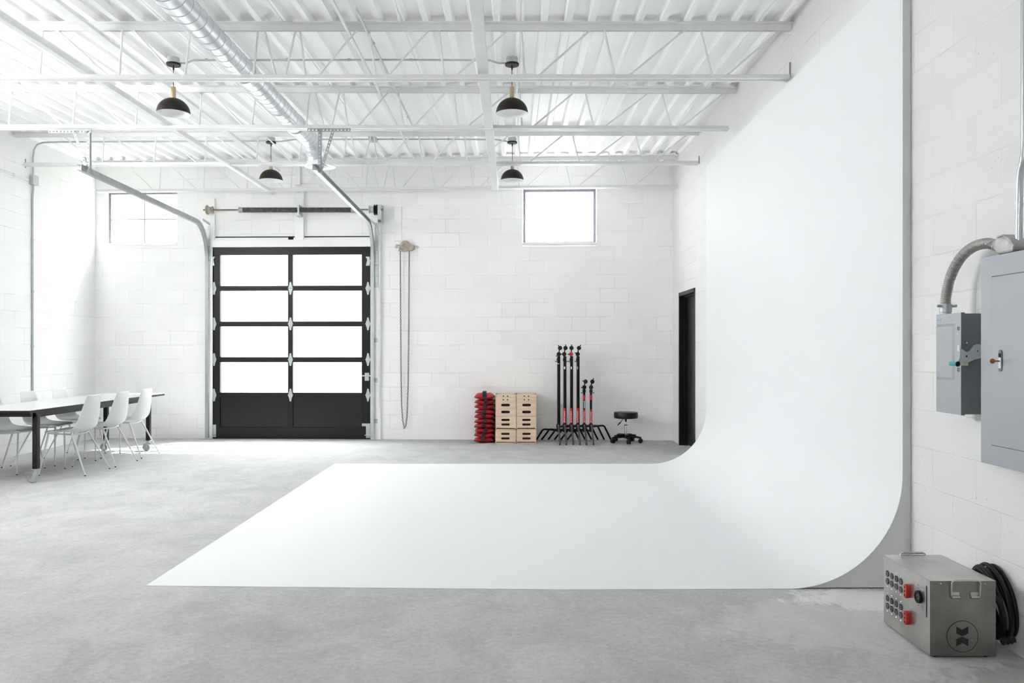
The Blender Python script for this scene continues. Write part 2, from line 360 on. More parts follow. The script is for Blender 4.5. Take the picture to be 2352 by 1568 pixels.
# corrugated roof deck, ribs running away from the camera
mb = MB(); prof = []; x = -6.5; pit = 0.187; k = 0
while x < 2.8:
    prof += [(x, 0.0), (x + 0.048, 0.0), (x + 0.064, 0.048), (x + 0.171, 0.048)]
    if k % 5 == 0: prof[-4:] = [(x, 0.0), (x + 0.018, 0.0), (x + 0.021, 0.012), (x + 0.027, 0.012), (x + 0.030, 0.0), (x + 0.048, 0.0), (x + 0.064, 0.048), (x + 0.171, 0.048)]
    x += pit; k += 1
for Y in (YB - 0.1, 4.0, 12.15):
    for (a, z) in prof: mb.b.verts.new((a, Y, ZD(Y) + z))
mb.b.verts.ensure_lookup_table(); n = len(prof)
for q in (0, n):
    for i in range(n - 1): mb.b.faces.new((mb.b.verts[q + i], mb.b.verts[q + i + 1], mb.b.verts[q + n + i + 1], mb.b.verts[q + n + i]))
ceil = obj('ceiling', mb, DECK); ceil['kind'] = 'structure'
sm = ceil.modifiers.new('thick', 'SOLIDIFY'); sm.thickness = 0.006; sm.offset = 1
for (s0, s1, z0, z1) in lw:                                               # sash grid of the added side window
    wn = thing('window_%d' % (3 + lw.index((s0, s1, z0, z1))), None, None, kind='structure')
    mb = MB(); X = XL(6) - 0.12; ya, yb = 12.0 - s1, 12.0 - s0
    mb.box((X, ya, z0), (X + 0.04, yb, z0 + 0.05)); mb.box((X, ya, z1 - 0.05), (X + 0.04, yb, z1)); mb.box((X, ya, z0), (X + 0.04, ya + 0.05, z1)); mb.box((X, yb - 0.05, z0), (X + 0.04, yb, z1))
    for i in range(1, 4): yy = ya + (yb - ya) * i / 4; mb.box((X + 0.005, yy - 0.015, z0), (X + 0.035, yy + 0.015, z1))
    for i in range(1, 3): zz = z0 + (z1 - z0) * i / 3; mb.box((X + 0.007, ya, zz - 0.015), (X + 0.033, yb, zz + 0.015))
    obj('window_frame', mb, WINF, wn)
    pd = bpy.data.lights.new('sky_portal', 'AREA'); pd.shape = 'RECTANGLE'; pd.size = yb - ya; pd.size_y = z1 - z0; pd.cycles.is_portal = True
    po = bpy.data.objects.new('sky_portal', pd); C.objects.link(po); po.location = (X - 0.05, (ya + yb) / 2, (z0 + z1) / 2); po.rotation_euler = (0, -PI / 2, 0); po.rotation_euler = Vector((1, 0, 0)).to_track_quat('-Z', 'Z').to_euler(); pd.size, pd.size_y = yb - ya, z1 - z0

pd = bpy.data.lights.new('sky_portal', 'AREA'); pd.shape = 'RECTANGLE'; pd.size = 2.2; pd.size_y = 0.8; pd.cycles.is_portal = True
po = bpy.data.objects.new('sky_portal', pd); C.objects.link(po); po.location = (XL(YB) + 3.5, YB - 0.21, 3.3); po.rotation_euler = (PI / 2, 0, PI)

# ------------------------------------------------------------------ far wall windows
def far_window(n, hole, frame, bars, m_pane, latch_px):
    wn = thing('window_%d' % n, None, None, loc=fpt((hole[0] + hole[1]) / 2, hole[2], 0), rz=FROT, kind='structure')
    u0, u1, z0, z1 = frame; mb = MB(); dd0, dd1 = -0.14, -0.10
    t = 0.034
    fboxu(mb, u0, z0, u1, z0 + t * 0.8, dd0, dd1); fboxu(mb, u0, z1 - t * 1.2, u1, z1, dd0, dd1); fboxu(mb, u0, z0, u0 + t, z1, dd0, dd1); fboxu(mb, u1 - t, z0, u1, z1, dd0, dd1)
    if bars:
        um = (u0 + u1) / 2 + 0.0; zm = z0 + (z1 - z0) * 0.475
        fboxu(mb, um - 0.006, z0, um + 0.006, z1, dd0 + 0.01, dd1 - 0.005); fboxu(mb, u0, zm - 0.006, u1, zm + 0.006, dd0 + 0.012, dd1 - 0.007)
    obj('window_frame', mb, WINF, wn, bevel=0.003)
    mb = MB(); fboxu(mb, u0 + 0.01, z0 + 0.01, u1 - 0.01, z1 - 0.01, dd0 + 0.012, dd0 + 0.016); obj('pane', mb, m_pane, wn)
    mb = MB(); fboxu(mb, hole[0], z0 - 0.035, hole[1], z0 + 0.002, -0.19, 0.012); obj('window_sill', mb, WHITE, wn, bevel=0.004)
    lu, lz = fuz(latch_px[0], latch_px[1], dd1); mb = MB(); fboxu(mb, lu - 0.018, z0 + 0.015, lu + 0.018, z0 + 0.05, dd1, dd1 + 0.02); mb.cyl(fpt(lu, z0 + 0.035, dd1 + 0.02), fpt(lu + 0.03, z0 + 0.06, dd1 + 0.035), 0.006, 8)
    obj('latch', mb, GALV, wn)
    return wn
a = fuz(250, 440.5, -0.10); b_ = fuz(250, 561, -0.10)
far_window(1, w1, (w1[0] + 0.0, w1[1] - 0.0, b_[1], a[1]), True, GLASS, (326, 556))
a = fuz(1200, 434.5, -0.10); b_ = fuz(1368.5, 558.5, -0.10)
far_window(2, w2, (w2[0] + 0.012, fuz(1369, 500, -0.10)[0] - 0.004, b_[1], a[1]), False, FROST, (1281, 554))
for (h, nm) in ((w1, 1), (dr, 3)):
    pd = bpy.data.lights.new('sky_portal', 'AREA'); pd.shape = 'RECTANGLE'; pd.size = h[1] - h[0]; pd.size_y = h[3] - max(h[2], 0.6); pd.cycles.is_portal = True
    po = bpy.data.objects.new('sky_portal', pd); C.objects.link(po); po.location = fpt((h[0] + h[1]) / 2, (h[3] + max(h[2], 0.6)) / 2, -0.19); po.rotation_euler = FN.to_track_quat('-Z', 'Z').to_euler()

# ground and wall added outside the roll-up door, unseen, to cut its sky light
tag(obj('sky_dimming_ground', MB().box((-30, 12.35, -0.25), (25, 26, -0.02)), mat('sky_dimming_ground_grey', (0.30, 0.30, 0.29), 0.9, var=0.1, scale=4)), kind='structure')
tag(obj('sky_dimming_wall', MB().box((-30, 24, -0.02), (25, 24.3, 8.0)), mat('sky_dimming_wall_grey', (0.36, 0.35, 0.34), 0.9, var=0.1, scale=2)), kind='structure')

# ------------------------------------------------------------------ overhead door
door = thing('door_1', 'black glazed roll-up door with four rows of two bright panes', 'door', loc=fpt((dr[0] + dr[1]) / 2, 0, 0), rz=FROT, kind='structure')
D0, D1 = -0.055, -0.005
secy = [566, 662, 743.5, 825.5, 907, 1008]
colx = [(505.5, 661.5), (672.5, 831)]
rows = [(585, 656), (667.5, 738), (749.5, 820), (831.5, 901.5), (912, 981)]
def hinge(parent, px, py, w=0.036, h=0.092):
    u, z = fuz(px, py, D1 + 0.004); mb = MB()
    poly = [(-w, 0), (-0.5 * w, h * 0.55), (-0.01, h), (0.01, h), (0.5 * w, h * 0.55), (w, 0.004), (w, -0.004), (0.5 * w, -h * 0.55), (0.01, -h), (-0.01, -h), (-0.5 * w, -h * 0.55)]
    mb.prism(poly, fpt(u, z, D1), FU, (0, 0, 1), FN * 0.005)
    mb.cyl(fpt(u - w, z, D1 + 0.008), fpt(u + w, z, D1 + 0.008), 0.006, 8)
    h_ = obj('hinge', mb, GALV, parent)
    mb = MB()
    for dz in (-0.06, -0.025, 0.025, 0.06): mb.cyl(fpt(u, z + dz, D1 + 0.004), fpt(u, z + dz, D1 + 0.0085), 0.005, 6)
    for du in (-0.015, 0.015): mb.cyl(fpt(u + du, z + 0.028, D1 + 0.004), fpt(u + du, z + 0.028, D1 + 0.0075), 0.004, 6)
    obj('screws', mb, GALVD, h_)['kind'] = 'stuff'
    return h_
uL, uR = fuz(487.5, 700, D1)[0], fuz(850.5, 700, D1)[0]
for i in range(5):
    zt = fuz(660, secy[i], D1)[1] - 0.0; zb = 0.001 if i == 4 else fuz(660, secy[i + 1], D1)[1] + 0.0005
    if i == 0: zt = dr[3] - 0.004
    pz1 = fuz(660, rows[i][0], D1)[1]; pz0 = fuz(660, rows[i][1], D1)[1]
    us = [fuz(c[j], 700, D1)[0] for c in colx for j in (0, 1)]
    mb = MB(); fboxu(mb, uL, pz1, uR, zt, D0, D1); fboxu(mb, uL, zb, uR, pz0, D0, D1)
    fboxu(mb, uL, pz0, us[0], pz1, D0, D1); fboxu(mb, us[1], pz0, us[2], pz1, D0, D1); fboxu(mb, us[3], pz0, uR, pz1, D0, D1)
    sec = obj('door_section', mb, BLACKP, door, bevel=0.002)
    for c in (0, 1):
        mb = MB()
        if i < 4: fboxu(mb, us[2 * c] - 0.004, pz0 - 0.004, us[2 * c + 1] + 0.004, pz1 + 0.004, D0 + 0.018, D0 + 0.026); obj('pane', mb, GLASS, sec)
        else: fboxu(mb, us[2 * c] - 0.004, pz0 - 0.004, us[2 * c + 1] + 0.004, pz1 + 0.004, D0 + 0.01, D1 - 0.016); tag(obj('infill_panel', mb, LEATH, sec), 'solid black bottom panel')
    # glazing beads
    if True:
        mb = MB()
        for c in (0, 1):
            a0, a1 = us[2 * c], us[2 * c + 1]; t = 0.008
            for q in ((a0 - t, pz0 - t, a1 + t, pz0), (a0 - t, pz1, a1 + t, pz1 + t), (a0 - t, pz0, a0, pz1), (a1, pz0, a1 + t, pz1)): fboxu(mb, *q, D1 - 0.002, D1 + 0.004)
        obj('glazing_bead', mb, BLACKM, sec)
    if i < 4:
        for px in (491.5, 667, 845): hinge(sec, px, secy[i + 1])
for px in (488, 846):                                                     # top roller fixtures
    s = 1 if px < 600 else -1; u, z = fuz(px, 600, D1); u += 0.012 if s > 0 else 0; mb = MB()
    mb.prism([(0, 0.065), (s * 0.055, 0.065), (s * 0.03, 0.02), (s * 0.05, -0.065), (0, -0.065), (-s * 0.01, 0)], fpt(u - s * 0.02, z, D1), FU, (0, 0, 1), FN * 0.03)
    mb.cyl(fpt(u - s * 0.09, z, D1 + 0.02), fpt(u + s * 0.0, z, D1 + 0.02), 0.006, 8)
    obj('roller_bracket', mb, GALV, door)
u, z = fuz(489, 988, D1); mb = MB(); fboxu(mb, u - 0.008, z - 0.10, u + 0.048, z + 0.085, D1, D1 + 0.008); mb.cyl(fpt(u - 0.05, z - 0.06, D1 + 0.016), fpt(u + 0.04, z - 0.06, D1 + 0.016), 0.007, 8)
obj('bottom_bracket', mb, GALV, door)
u, z = fuz(845, 988, D1); mb = MB(); fboxu(mb, u - 0.026, z - 0.11, u + 0.032, z + 0.10, D1, D1 + 0.008); fboxu(mb, u - 0.085, z + 0.06, u + 0.032, z + 0.10, D1, D1 + 0.01); mb.cyl(fpt(u - 0.045, z - 0.07, D1 + 0.016), fpt(u + 0.05, z - 0.07, D1 + 0.016), 0.007, 8)
obj('bottom_bracket', mb, GALV, door)
u, z = fuz(843, 865, D1); mb = MB(); fboxu(mb, u - 0.032, z - 0.058, u + 0.032, z + 0.058, D1, D1 + 0.012); fboxu(mb, u - 0.07, z + 0.005, u + 0.06, z + 0.025, D1 + 0.005, D1 + 0.016)
obj('slide_bolt', mb, GALV, door, bevel=0.003)
# door surround boards
mb = MB(); fbox(mb, 475, 553, 486.8, 1009, 0.0, 0.035); tag(obj('trim_1', mb, WHITE, bevel=0.003), kind='structure')
mb = MB(); fbox(mb, 852, 470, 874.5, 1009.5, 0.0, 0.04); tag(obj('trim_2', mb, WHITE, bevel=0.003), kind='structure')
mb = MB(); fbox(mb, 472, 455, 493, 551, 0.0, 0.045); tag(obj('trim_3', mb, WHITE, bevel=0.003), kind='structure')
mb = MB(); fbox(mb, 478, 551, 852, 565.5, 0.0, 0.05); tag(obj('trim_4', mb, WHITE, bevel=0.003), kind='structure')
mb = MB(); fbox(mb, 494, 546, 851, 551, 0.0, 0.03); tag(obj('trim_5', mb, WHITE), kind='structure')
mb = MB(); fbox(mb, 494, 543.5, 851, 546, 0.0, 0.012); tag(obj('trim_6', mb, DARKHOLE), kind='structure')
mb = MB(); fbox(mb, 662, 544, 674, 551, 0.0, 0.032); tag(obj('trim_7', mb, DARKHOLE), kind='structure')
mb = MB(); fbox(mb, 677, 430, 697, 551, 0.0, 0.06); tag(obj('trim_8', mb, WHITE, bevel=0.003), kind='structure')
mb = MB(); fbox(mb, 906, 475, 922, 553, 0.0, 0.02); tag(obj('trim_9', mb, WHITE, bevel=0.003), kind='structure')
# boarded opening high above the door
mb = MB()
for (a, b_, c, d) in ((633, 383, 677, 386), (688, 383, 728, 386), (633, 400, 676, 402.5), (689, 400, 728, 402.5), (631, 418.5, 676, 421), (690, 418.5, 728, 421)): fbox(mb, a, b_, c, d, 0.0, 0.02)
fbox(mb, 630, 386, 634, 420, 0, 0.02); tag(obj('trim_10', mb, WHITE, bevel=0.002), kind='structure')
mb = MB(); fbox(mb, 677, 374, 689, 424, 0.0, 0.05); tag(obj('trim_11', mb, WHITE, bevel=0.003), kind='structure')
mb = MB(); fbox(mb, 619, 430, 626, 446, 0.0, 0.04); tag(obj('pipe_stub', mb, WHITE), 'short white pipe stub hanging from far wall under the last joist', 'pipe')
mb = MB(); mb.beam(fw(668, 434, 0.18), fw(690, 441, 0.02), 0.05, 0.04); tag(obj('angle_bracket', mb, WHITE), 'white painted bracket atop the centre post over the roll-up door', 'bracket')

# torsion spring and shaft
DS = 0.13
sp_ = thing('torsion_shaft', 'steel torsion shaft carrying two dark coil springs above the roll-up door', 'door hardware', loc=fw(670, 482, 0.0), rz=FROT)
obj('shaft', MB().cyl(fw(467, 482, DS), fw(866, 481, DS), 0.011, 12), RUST, sp_, smooth=True)
for (a, b_) in ((553, 682), (688, 813)):
    A = fw(a, 482, DS); B = fw(b_, 482, DS); n = 120; pr = [(0.012, 0)]; L = (B - A).length
    for i in range(n):
        z = L * (i + 0.0) / n; pr += [(0.0335, z), (0.0365, z + L / n * 0.5)]
    pr += [(0.031, L), (0.012, L)]
    mb = MB().lathe(pr, A, (B - A), 20)
    obj('coil_spring', mb, SPRING, sp_, smooth=True, angle=80)
for px in (554, 812): obj('spring_cone', MB().cyl(fw(px - 5, 482, DS), fw(px + 5, 482, DS), 0.040, 16, 0.036), GALVD, sp_, smooth=True)
mb = MB(); fbox(mb, 683, 470, 687, 495, 0.055, DS + 0.05); fbox(mb, 680, 492, 690, 496, 0.055, DS + 0.04); obj('centre_bracket', mb, GALV, sp_)
obj('cable_drum', MB().lathe([(0, 0), (0.066, 0), (0.07, 0.012), (0.045, 0.03), (0.04, 0.07), (0.052, 0.085), (0.052, 0.09), (0, 0.09)], fw(475, 482, DS), FU, 24), RUSTW, sp_, smooth=True)
obj('cable_drum', MB().lathe([(0, 0), (0.058, 0), (0.058, 0.01), (0.045, 0.02), (0.045, 0.06), (0.058, 0.075), (0, 0.075)], fw(848, 481, DS), FU, 24), GALV, sp_, smooth=True)
obj('sprocket', MB().lathe([(0, 0), (0.075, 0), (0.078, 0.01), (0.06, 0.015), (0.06, 0.03), (0.078, 0.035), (0.075, 0.045), (0, 0.045)], fw(860, 482, DS), FU, 24), BLACKM, sp_, smooth=True)
mb = MB(); fbox(mb, 867, 470, 876.5, 510, 0.04, DS + 0.06); obj('bearing_plate', mb, GALV, sp_, bevel=0.006)
obj('bolt', MB().cyl(fw(875, 481, DS + 0.06), fw(880, 481, DS + 0.06), 0.014, 8), RUST, sp_)
mb = MB(); fbox(mb, 868, 504, 874, 510, DS + 0.06, DS + 0.075); obj('bolt', mb, RUST, sp_)
# thin white hand chain running down beside the door
def chain_mesh(pts, link=0.024, r=0.0035, wid=0.0085, seg=(10, 5)):
    """interlocked links laid along a polyline"""
    P = [Vector(p) for p in pts]; mb = MB(); segs = [(P[i], P[i + 1]) for i in range(len(P) - 1)]
    tot = sum((b - a).length for a, b in segs); n = int(tot / link); k = 0
    for i in range(n):
        s = (i + 0.5) * tot / n; acc = 0
        for a, b in segs:
            l = (b - a).length
            if acc + l >= s: c = a + (b - a) * ((s - acc) / l); t = (b - a).normalized(); break
            acc += l
        side = Vector((1, 0, 0)) if abs(t.x) < 0.8 else Vector((0, 0, 1))
        side = (side - t * side.dot(t)).normalized(); dep = t.cross(side)
        w = side if i % 2 else (dep * 0.85 + side * 0.5).normalized()
        ring = [c + t * (math.cos(2 * PI * q / seg[0]) * link * 0.66) + w * (math.sin(2 * PI * q / seg[0]) * wid) for q in range(seg[0])]
        mb.tube(ring, r, seg[1], closed=True)
    return mb
tag(obj('hand_chain', chain_mesh([fw(872.5, 508, 0.075), fw(871.5, 700, 0.06), fw(869, 935, 0.055)], 0.030, 0.004, 0.010, (8, 4)), WHITE), 'thin white hand chain hanging down the board beside the roll-up door', 'chain')
for i, (py, nm) in enumerate(((781, 'upper'), (873, 'middle'), (967, 'lowest'))):
    mb = MB(); fbox(mb, 857, py - 5, 867, py + 5, 0.04, 0.05); fbox(mb, 858, py - 1, 861, py + 2, 0.05, 0.06)
    tag(obj('track_clip', mb, GALV, bevel=0.002), 'small galvanised clip on the white door board, %s of the three' % nm, 'bracket', 'clips on the door board')

# tracks: from the floor up along the door, round the curve, back to the hanger
def track(px_wall, Xback, name_lab, Ytop):
    u, _ = fuz(px_wall, 800, 0.03); pw = fpt(u, 0, 0.05)
    zt = H + 1.79; R = 0.42
    pts = [(pw.x, pw.y, 0.02), (pw.x, pw.y, 1.0), (pw.x, pw.y, 2.0), (pw.x, pw.y, zt - R - 0.14)]
    for i in range(1, 11):
        a = i / 10 * PI / 2; pts.append((pw.x + (Xback - pw.x) * 0.12 * i / 10, pw.y - R * 1.15 * (1 - math.cos(a)), zt - R - 0.14 + (R + 0.14) * math.sin(a)))
    pts.append((Xback, Ytop, zt))
    t = thing('door_track', name_lab, 'door track', loc=(pw.x, pw.y, 0), group='steel tracks of the roll-up door')
    mb = MB(); P = [Vector(p) for p in pts]
    sec = [(-0.030, -0.022), (0.030, -0.022), (0.030, -0.014), (0.030, 0.022), (0.026, 0.022), (0.026, -0.016), (-0.026, -0.016), (-0.026, 0.022), (-0.030, 0.022)]
    rings = []
    for i, p in enumerate(P):
        a = P[max(i - 1, 0)]; b = P[min(i + 1, len(P) - 1)]; tt = (b - a).normalized(); sx = Vector((1, 0, 0)); sx = (sx - tt * sx.dot(tt)).normalized(); sy = tt.cross(sx)
        rings.append([mb.b.verts.new(p + sy * q[0] + sx * q[1] * (-1 if Xback < -3 else 1)) for q in sec])
    for A, B in zip(rings[:-1], rings[1:]):
        for k in range(len(sec)): k2 = (k + 1) % len(sec); mb.b.faces.new((A[k], A[k2], B[k2], B[k]))
    mb.b.faces.new(rings[0]); mb.b.faces.new(rings[-1][::-1])
    obj('rail', mb, GALVD if Xback < -3 else GALV, t, smooth=True, angle=35)
    return t
tl = track(477.5, -4.265, 'grey steel door track nearer the dining table, sloping up to its hanger', 8.02)
tr_ = track(857, -1.945, 'pale steel door track beside the hanging chain, rising to its hanger', 8.02)
def perf_strip(mb, p, q, w, up, th=0.003, hole=0.3, pitch=0.036):
    """perforated steel strip: slab with real square-cut holes"""
    p = Vector(p); q = Vector(q); d = q - p; L = d.length; d.normalize(); up = Vector(up); up = (up - d * up.dot(d)).normalized(); nn = d.cross(up)
    n = max(1, round(L / pitch)); st = L / n; r = w * hole
    for i in range(n):
        c = p + d * (st * (i + 0.5)); oct_ = [(math.cos(PI / 8 + k * PI / 4), math.sin(PI / 8 + k * PI / 4)) for k in range(8)]
        hx, hy = st / 2, w / 2
        outer = [(hx, hy * 0.41), (hx * 0.41, hy), (-hx * 0.41, hy), (-hx, hy * 0.41), (-hx, -hy * 0.41), (-hx * 0.41, -hy), (hx * 0.41, -hy), (hx, -hy * 0.41)]
        for s in (-1, 1):
            I = [mb.b.verts.new(c + d * (x * r) + up * (y * r) + nn * (s * th / 2)) for x, y in oct_]
            O = [mb.b.verts.new(c + d * x + up * y + nn * (s * th / 2)) for x, y in outer]
            for k in range(8):
                k2 = (k + 1) % 8
                mb.b.faces.new((I[k], I[k2], O[k2], O[k]))
            for (a, b_, cx_, cy_) in ((0, 1, hx, hy), (2, 3, -hx, hy), (4, 5, -hx, -hy), (6, 7, hx, -hy)):
                cv = mb.b.verts.new(c + d * cx_ + up * cy_ + nn * (s * th / 2)); mb.b.faces.new((O[a], O[b_], cv))
    return mb
YH = 8.09
def hanger(lab, tx0, tx1, ytop, vx, vy, diag, first):
    g = thing('track_hanger', lab, 'bracket', loc=at((tx0 + tx1) / 2, ytop, YH), group='perforated angle hangers of the door tracks')
    th = 0.006
    obj('top_angle', perf_strip(MB(), at(tx0, ytop + 1, YH), at(tx1, ytop + 1, YH), 0.030, (0, 0, 1), th), HGR, g)
    mb = MB(); a = at(tx0, ytop - 2.6, YH); b_ = at(tx1, ytop - 2.6, YH); mb.box((a.x, YH, a.z - 0.002), (b_.x, YH + 0.03, a.z + 0.003)); obj('top_angle', mb, HGR, g)
    mb = perf_strip(MB(), at(vx, ytop, YH), at(vx, vy, YH), 0.028, (1, 0, 0), th); a = at(vx, ytop, YH); b_ = at(vx, vy, YH)
    s = 1; mb.box((a.x + s * 0.013, YH, b_.z), (a.x + s * 0.017, YH + 0.028, a.z)); obj('vertical_angle', mb, HGR, g)
    a = at(diag[0], diag[1], YH - 0.006); b_ = at(diag[2], diag[3], YH - 0.006)
    obj('diagonal_angle', perf_strip(MB(), a, b_, 0.028, (1, 0, 0), th), HGR, g)
    c = at(vx, vy - 4, YH); obj('bolt', MB().cyl(c + Vector((0, -0.012, 0)), c + Vector((0.0, 0.004, 0)), 0.009, 6), GALVD, g)
    c = at(diag[0], ytop + 1, YH); obj('bolt', MB().cyl(c + Vector((0, -0.016, 0)), c, 0.009, 6), GALVD, g)
    return g
hanger('perforated steel hanger holding the grey door track over the dining table', 111, 209, 301, 203, 394, (171, 303, 199, 388), True)
hanger('perforated steel hanger beside the spiral duct holding the pale door track', 706, 805, 297.5, 734, 396, (765, 300, 737, 392), False)
# perforated upright angles bolted to the wall at either side of the door
for (a, b_, y0, y1, lab, w) in ((477.5, 483, 518, 600, 'perforated upright angle on the wall behind the curve of the grey track', 0.032), (860, 868, 512, 660, 'tall perforated upright angle on the board below the spring bearing plate', 0.05)):
    p = fw((a + b_) / 2, y0, 0.055); q = fw((a + b_) / 2, y1, 0.055)
    tag(obj('slotted_angle', perf_strip(MB(), p, q, w, FU, 0.005, 0.24, 0.05), GALV), lab, 'bracket')
mb = MB(); p = fw(466, 504, 0.25); q = fw(482, 515, 0.05); perf_strip(mb, p, q, 0.03, (0, 0, 1), 0.004); tag(obj('curve_brace', mb, GALV), 'short perforated strap bracing the curve of the grey door track', 'bracket')
mb = MB(); p = fw(838, 497, 0.35); q = fw(864, 516, 0.06); mb.beam(p, q, 0.006, 0.035); tag(obj('curve_brace', mb, WHITE), 'short white strap bracing the curve of the pale door track', 'bracket')

# wall-mounted chain wheel with its long hand chain
cw = thing('chain_wheel', 'rusty chain wheel in a pressed bracket on the far wall beside the door', 'pulley', loc=fw(931, 566, 0), rz=FROT)
c = fw(931, 565, 0.03)
obj('wheel', MB().lathe([(0, 0), (0.03, 0), (0.05, 0.008), (0.075, 0.004), (0.078, 0.014), (0.062, 0.02), (0.078, 0.026), (0.075, 0.036), (0.03, 0.034), (0, 0.04)], c, FN, 28), RUSTW, cw, smooth=True)
mb = MB(); u, z = fuz(931, 566, 0.05)
mb.prism([(-0.10, -0.065), (-0.03, -0.065), (-0.03, 0.0), (0.05, 0.0), (0.05, -0.06), (0.09, -0.06), (0.13, -0.035), (0.13, 0.02), (0.07, 0.02), (0.05, 0.035), (-0.06, 0.035), (-0.08, 0.02)], fpt(u, z, 0.0), FU, (0, 0, 1), FN * 0.062)
obj('housing', mb, RUSTW, cw, bevel=0.004)
obj('axle', MB().cyl(fpt(u, z + 0.01, 0.06), fpt(u, z + 0.01, 0.08), 0.012, 8), CHROME, cw)
mb = MB(); fboxu(mb, u - 0.14, z + 0.02, u - 0.05, z + 0.03, 0.0, 0.07); obj('pin', mb, GALV, cw)
for du in (-0.14, 0.17): obj('mounting_bolt', MB().cyl(fpt(u + du, z, 0.0), fpt(u + du, z, 0.012), 0.02, 10), GALV, cw)
L_ = [fw(919.5, 577, 0.06), fw(920, 700, 0.06), fw(921, 850, 0.055), fw(922.5, 930, 0.055), fw(925, 965, 0.055), fw(928.5, 983, 0.055), fw(932, 978, 0.055), fw(935, 955, 0.055), fw(937.5, 880, 0.06), fw(939, 750, 0.06), fw(940, 577, 0.06)]
tag(obj('hand_chain', chain_mesh(L_), RUST), 'long looped rusty chain hanging from the wheel down to the floor', 'chain')
mb = MB(); fboxu(mb, u - 0.45 + 0.26, z + 0.34, u - 0.10, z + 0.55, 0.0, 0.006); tag(obj('wall_plate', mb, WHITE), 'small painted-over plate on the far wall above the chain wheel', 'plate')

# ------------------------------------------------------------------ black side door in the right wall
d2 = thing('door_2', 'tall black metal side door set in the white block wall', 'door', loc=(XR(10.65), 10.65, 0), kind='structure')
mb = MB(); xr = XR(10.65); t = 0.05
for (y0, y1, z0, z1) in ((DY1 - 0.001, DY1 + 0.006, 0, 2.09), ):
    pass
mb.box((xr - 0.012, DY1 - t, 0), (xr + 0.20, DY1, 2.08)); mb.box((xr - 0.012, DY0, 0), (xr + 0.20, DY0 + t, 2.08)); mb.box((xr - 0.012, DY0, 2.03), (xr + 0.20, DY1, 2.08))
mb.box((xr + 0.05, DY1 - t - 0.018, 0), (xr + 0.10, DY1 - t, 2.03)); mb.box((xr + 0.05, DY0 + t, 2.012), (xr + 0.10, DY1 - t, 2.03))
obj('door_frame', mb, BLACKM, d2, bevel=0.002)
leaf = obj('door_leaf', MB().box((xr + 0.10, DY0 + t, 0.01), (xr + 0.145, DY1 - t, 2.03)), mat('satin_black_door', (0.02, 0.02, 0.021), 0.35), d2, bevel=0.002)

# ------------------------------------------------------------------ roof joists
ZIG = [('t', -413, 'b', -296), ('b', -272, 't', -265), ('t', -238, 'b', -113), ('b', -88, 't', -81), ('t', -55, 'b', 68), ('b', 92, 't', 99), ('t', 126, 'b', 252), ('b', 274, 't', 282), ('t', 303, 'b', 405), ('b', 425, 't', 439), ('t', 460, 'b', 560), ('b', 582, 't', 593.5),
       ('t', 607, 'b', 634), ('b', 655, 't', 680), ('t', 689, 'b', 702), ('b', 728, 't', 824), ('t', 847, 'b', 864), ('b', 888, 't', 989), ('t', 1008, 'b', 1020), ('b', 1043, 't', 1172),
       ('t', 1197, 'b', 1206), ('b', 1233, 't', 1361), ('t', 1387, 'b', 1413), ('b', 1440, 't', 1578), ('t', 1608, 'b', 1637), ('b', 1663, 't', 1798)]
def joist(Yr, Yl, hb, lab, xl, xr, bl, br):
    """open-web joist; Yr/Yl its distance at the east and west wall, hb bottom-chord height above the eye"""
    m = (Yl - Yr) / (-8.3); Yx = lambda x: Yr + (x - 2.2) * m
    j = thing('roof_joist', lab, 'roof joist', loc=((xl + xr) / 2, Yx(-1.9), H + hb), group='open-web roof joists')
    mb = MB(); zt = ZD(Yr)
    P = lambda x, z, dy=0: Vector((x, Yx(x) + dy, z))
    for s in (-1, 1):
        mb.beam(P(xl, zt - 0.027, s * 0.012), P(xr, zt - 0.027, s * 0.012), 0.005, 0.054); mb.beam(P(xl, zt - 0.003, s * 0.036), P(xr, zt - 0.003, s * 0.036), 0.05, 0.005)
    obj('top_chord', mb, STEELW, j)
    mb = MB(); zb = H + hb
    for s in (-1, 1):
        mb.beam(P(bl, zb, s * 0.012), P(br, zb, s * 0.012), 0.005, 0.038); mb.beam(P(bl, zb - 0.019, s * 0.030), P(br, zb - 0.019, s * 0.030), 0.040, 0.005)
    obj('bottom_chord', mb, STEELW, j)
    mb = MB()
    for (a, xa, b_, xb) in ZIG:
        X1 = (xa - 1176) / 289; X2 = (xb - 1176) / 289
        if min(X1, X2) < xl or max(X1, X2) > xr: continue
        z1 = zt - 0.03 if a == 't' else zb; z2 = zt - 0.03 if b_ == 't' else zb
        mb.cyl(P(X1, z1), P(X2, z2), 0.0085, 8)
    obj('web_rod', mb, STEELW, j, smooth=True)
    return j
J = [(6.47, 6.47, 0.62 * 0 + 2.155), ]
joist(6.47, 6.47, 623.5 * 6.47 / F, 'first white open-web roof joist, crossing ahead of the nearer pendant lamps', XL(6.5) + 0.01, XR(6.5) - 0.01, XL(6.5) + 0.1, 2.205)
joist(8.157, 8.10, 507 * 8.157 / F, 'second white roof joist, the one the perforated track hangers bolt to', XL(8.1) + 0.01, XR(8.15) - 0.01, XL(8.1) + 0.1, 2.165)
joist(9.88, 9.97, 427.5 * 9.88 / F, 'third white roof joist, ahead of the farther pendant lamps', XL(9.9) + 0.01, XR(9.88) - 0.01, -5.97, 2.26)
joist(11.26, 11.62, 374 * 11.26 / F, 'fourth white roof joist, running close along the far wall', XL(11.5) + 0.01, XR(11.26) - 0.01, -5.93, XR(11.26) - 0.01)
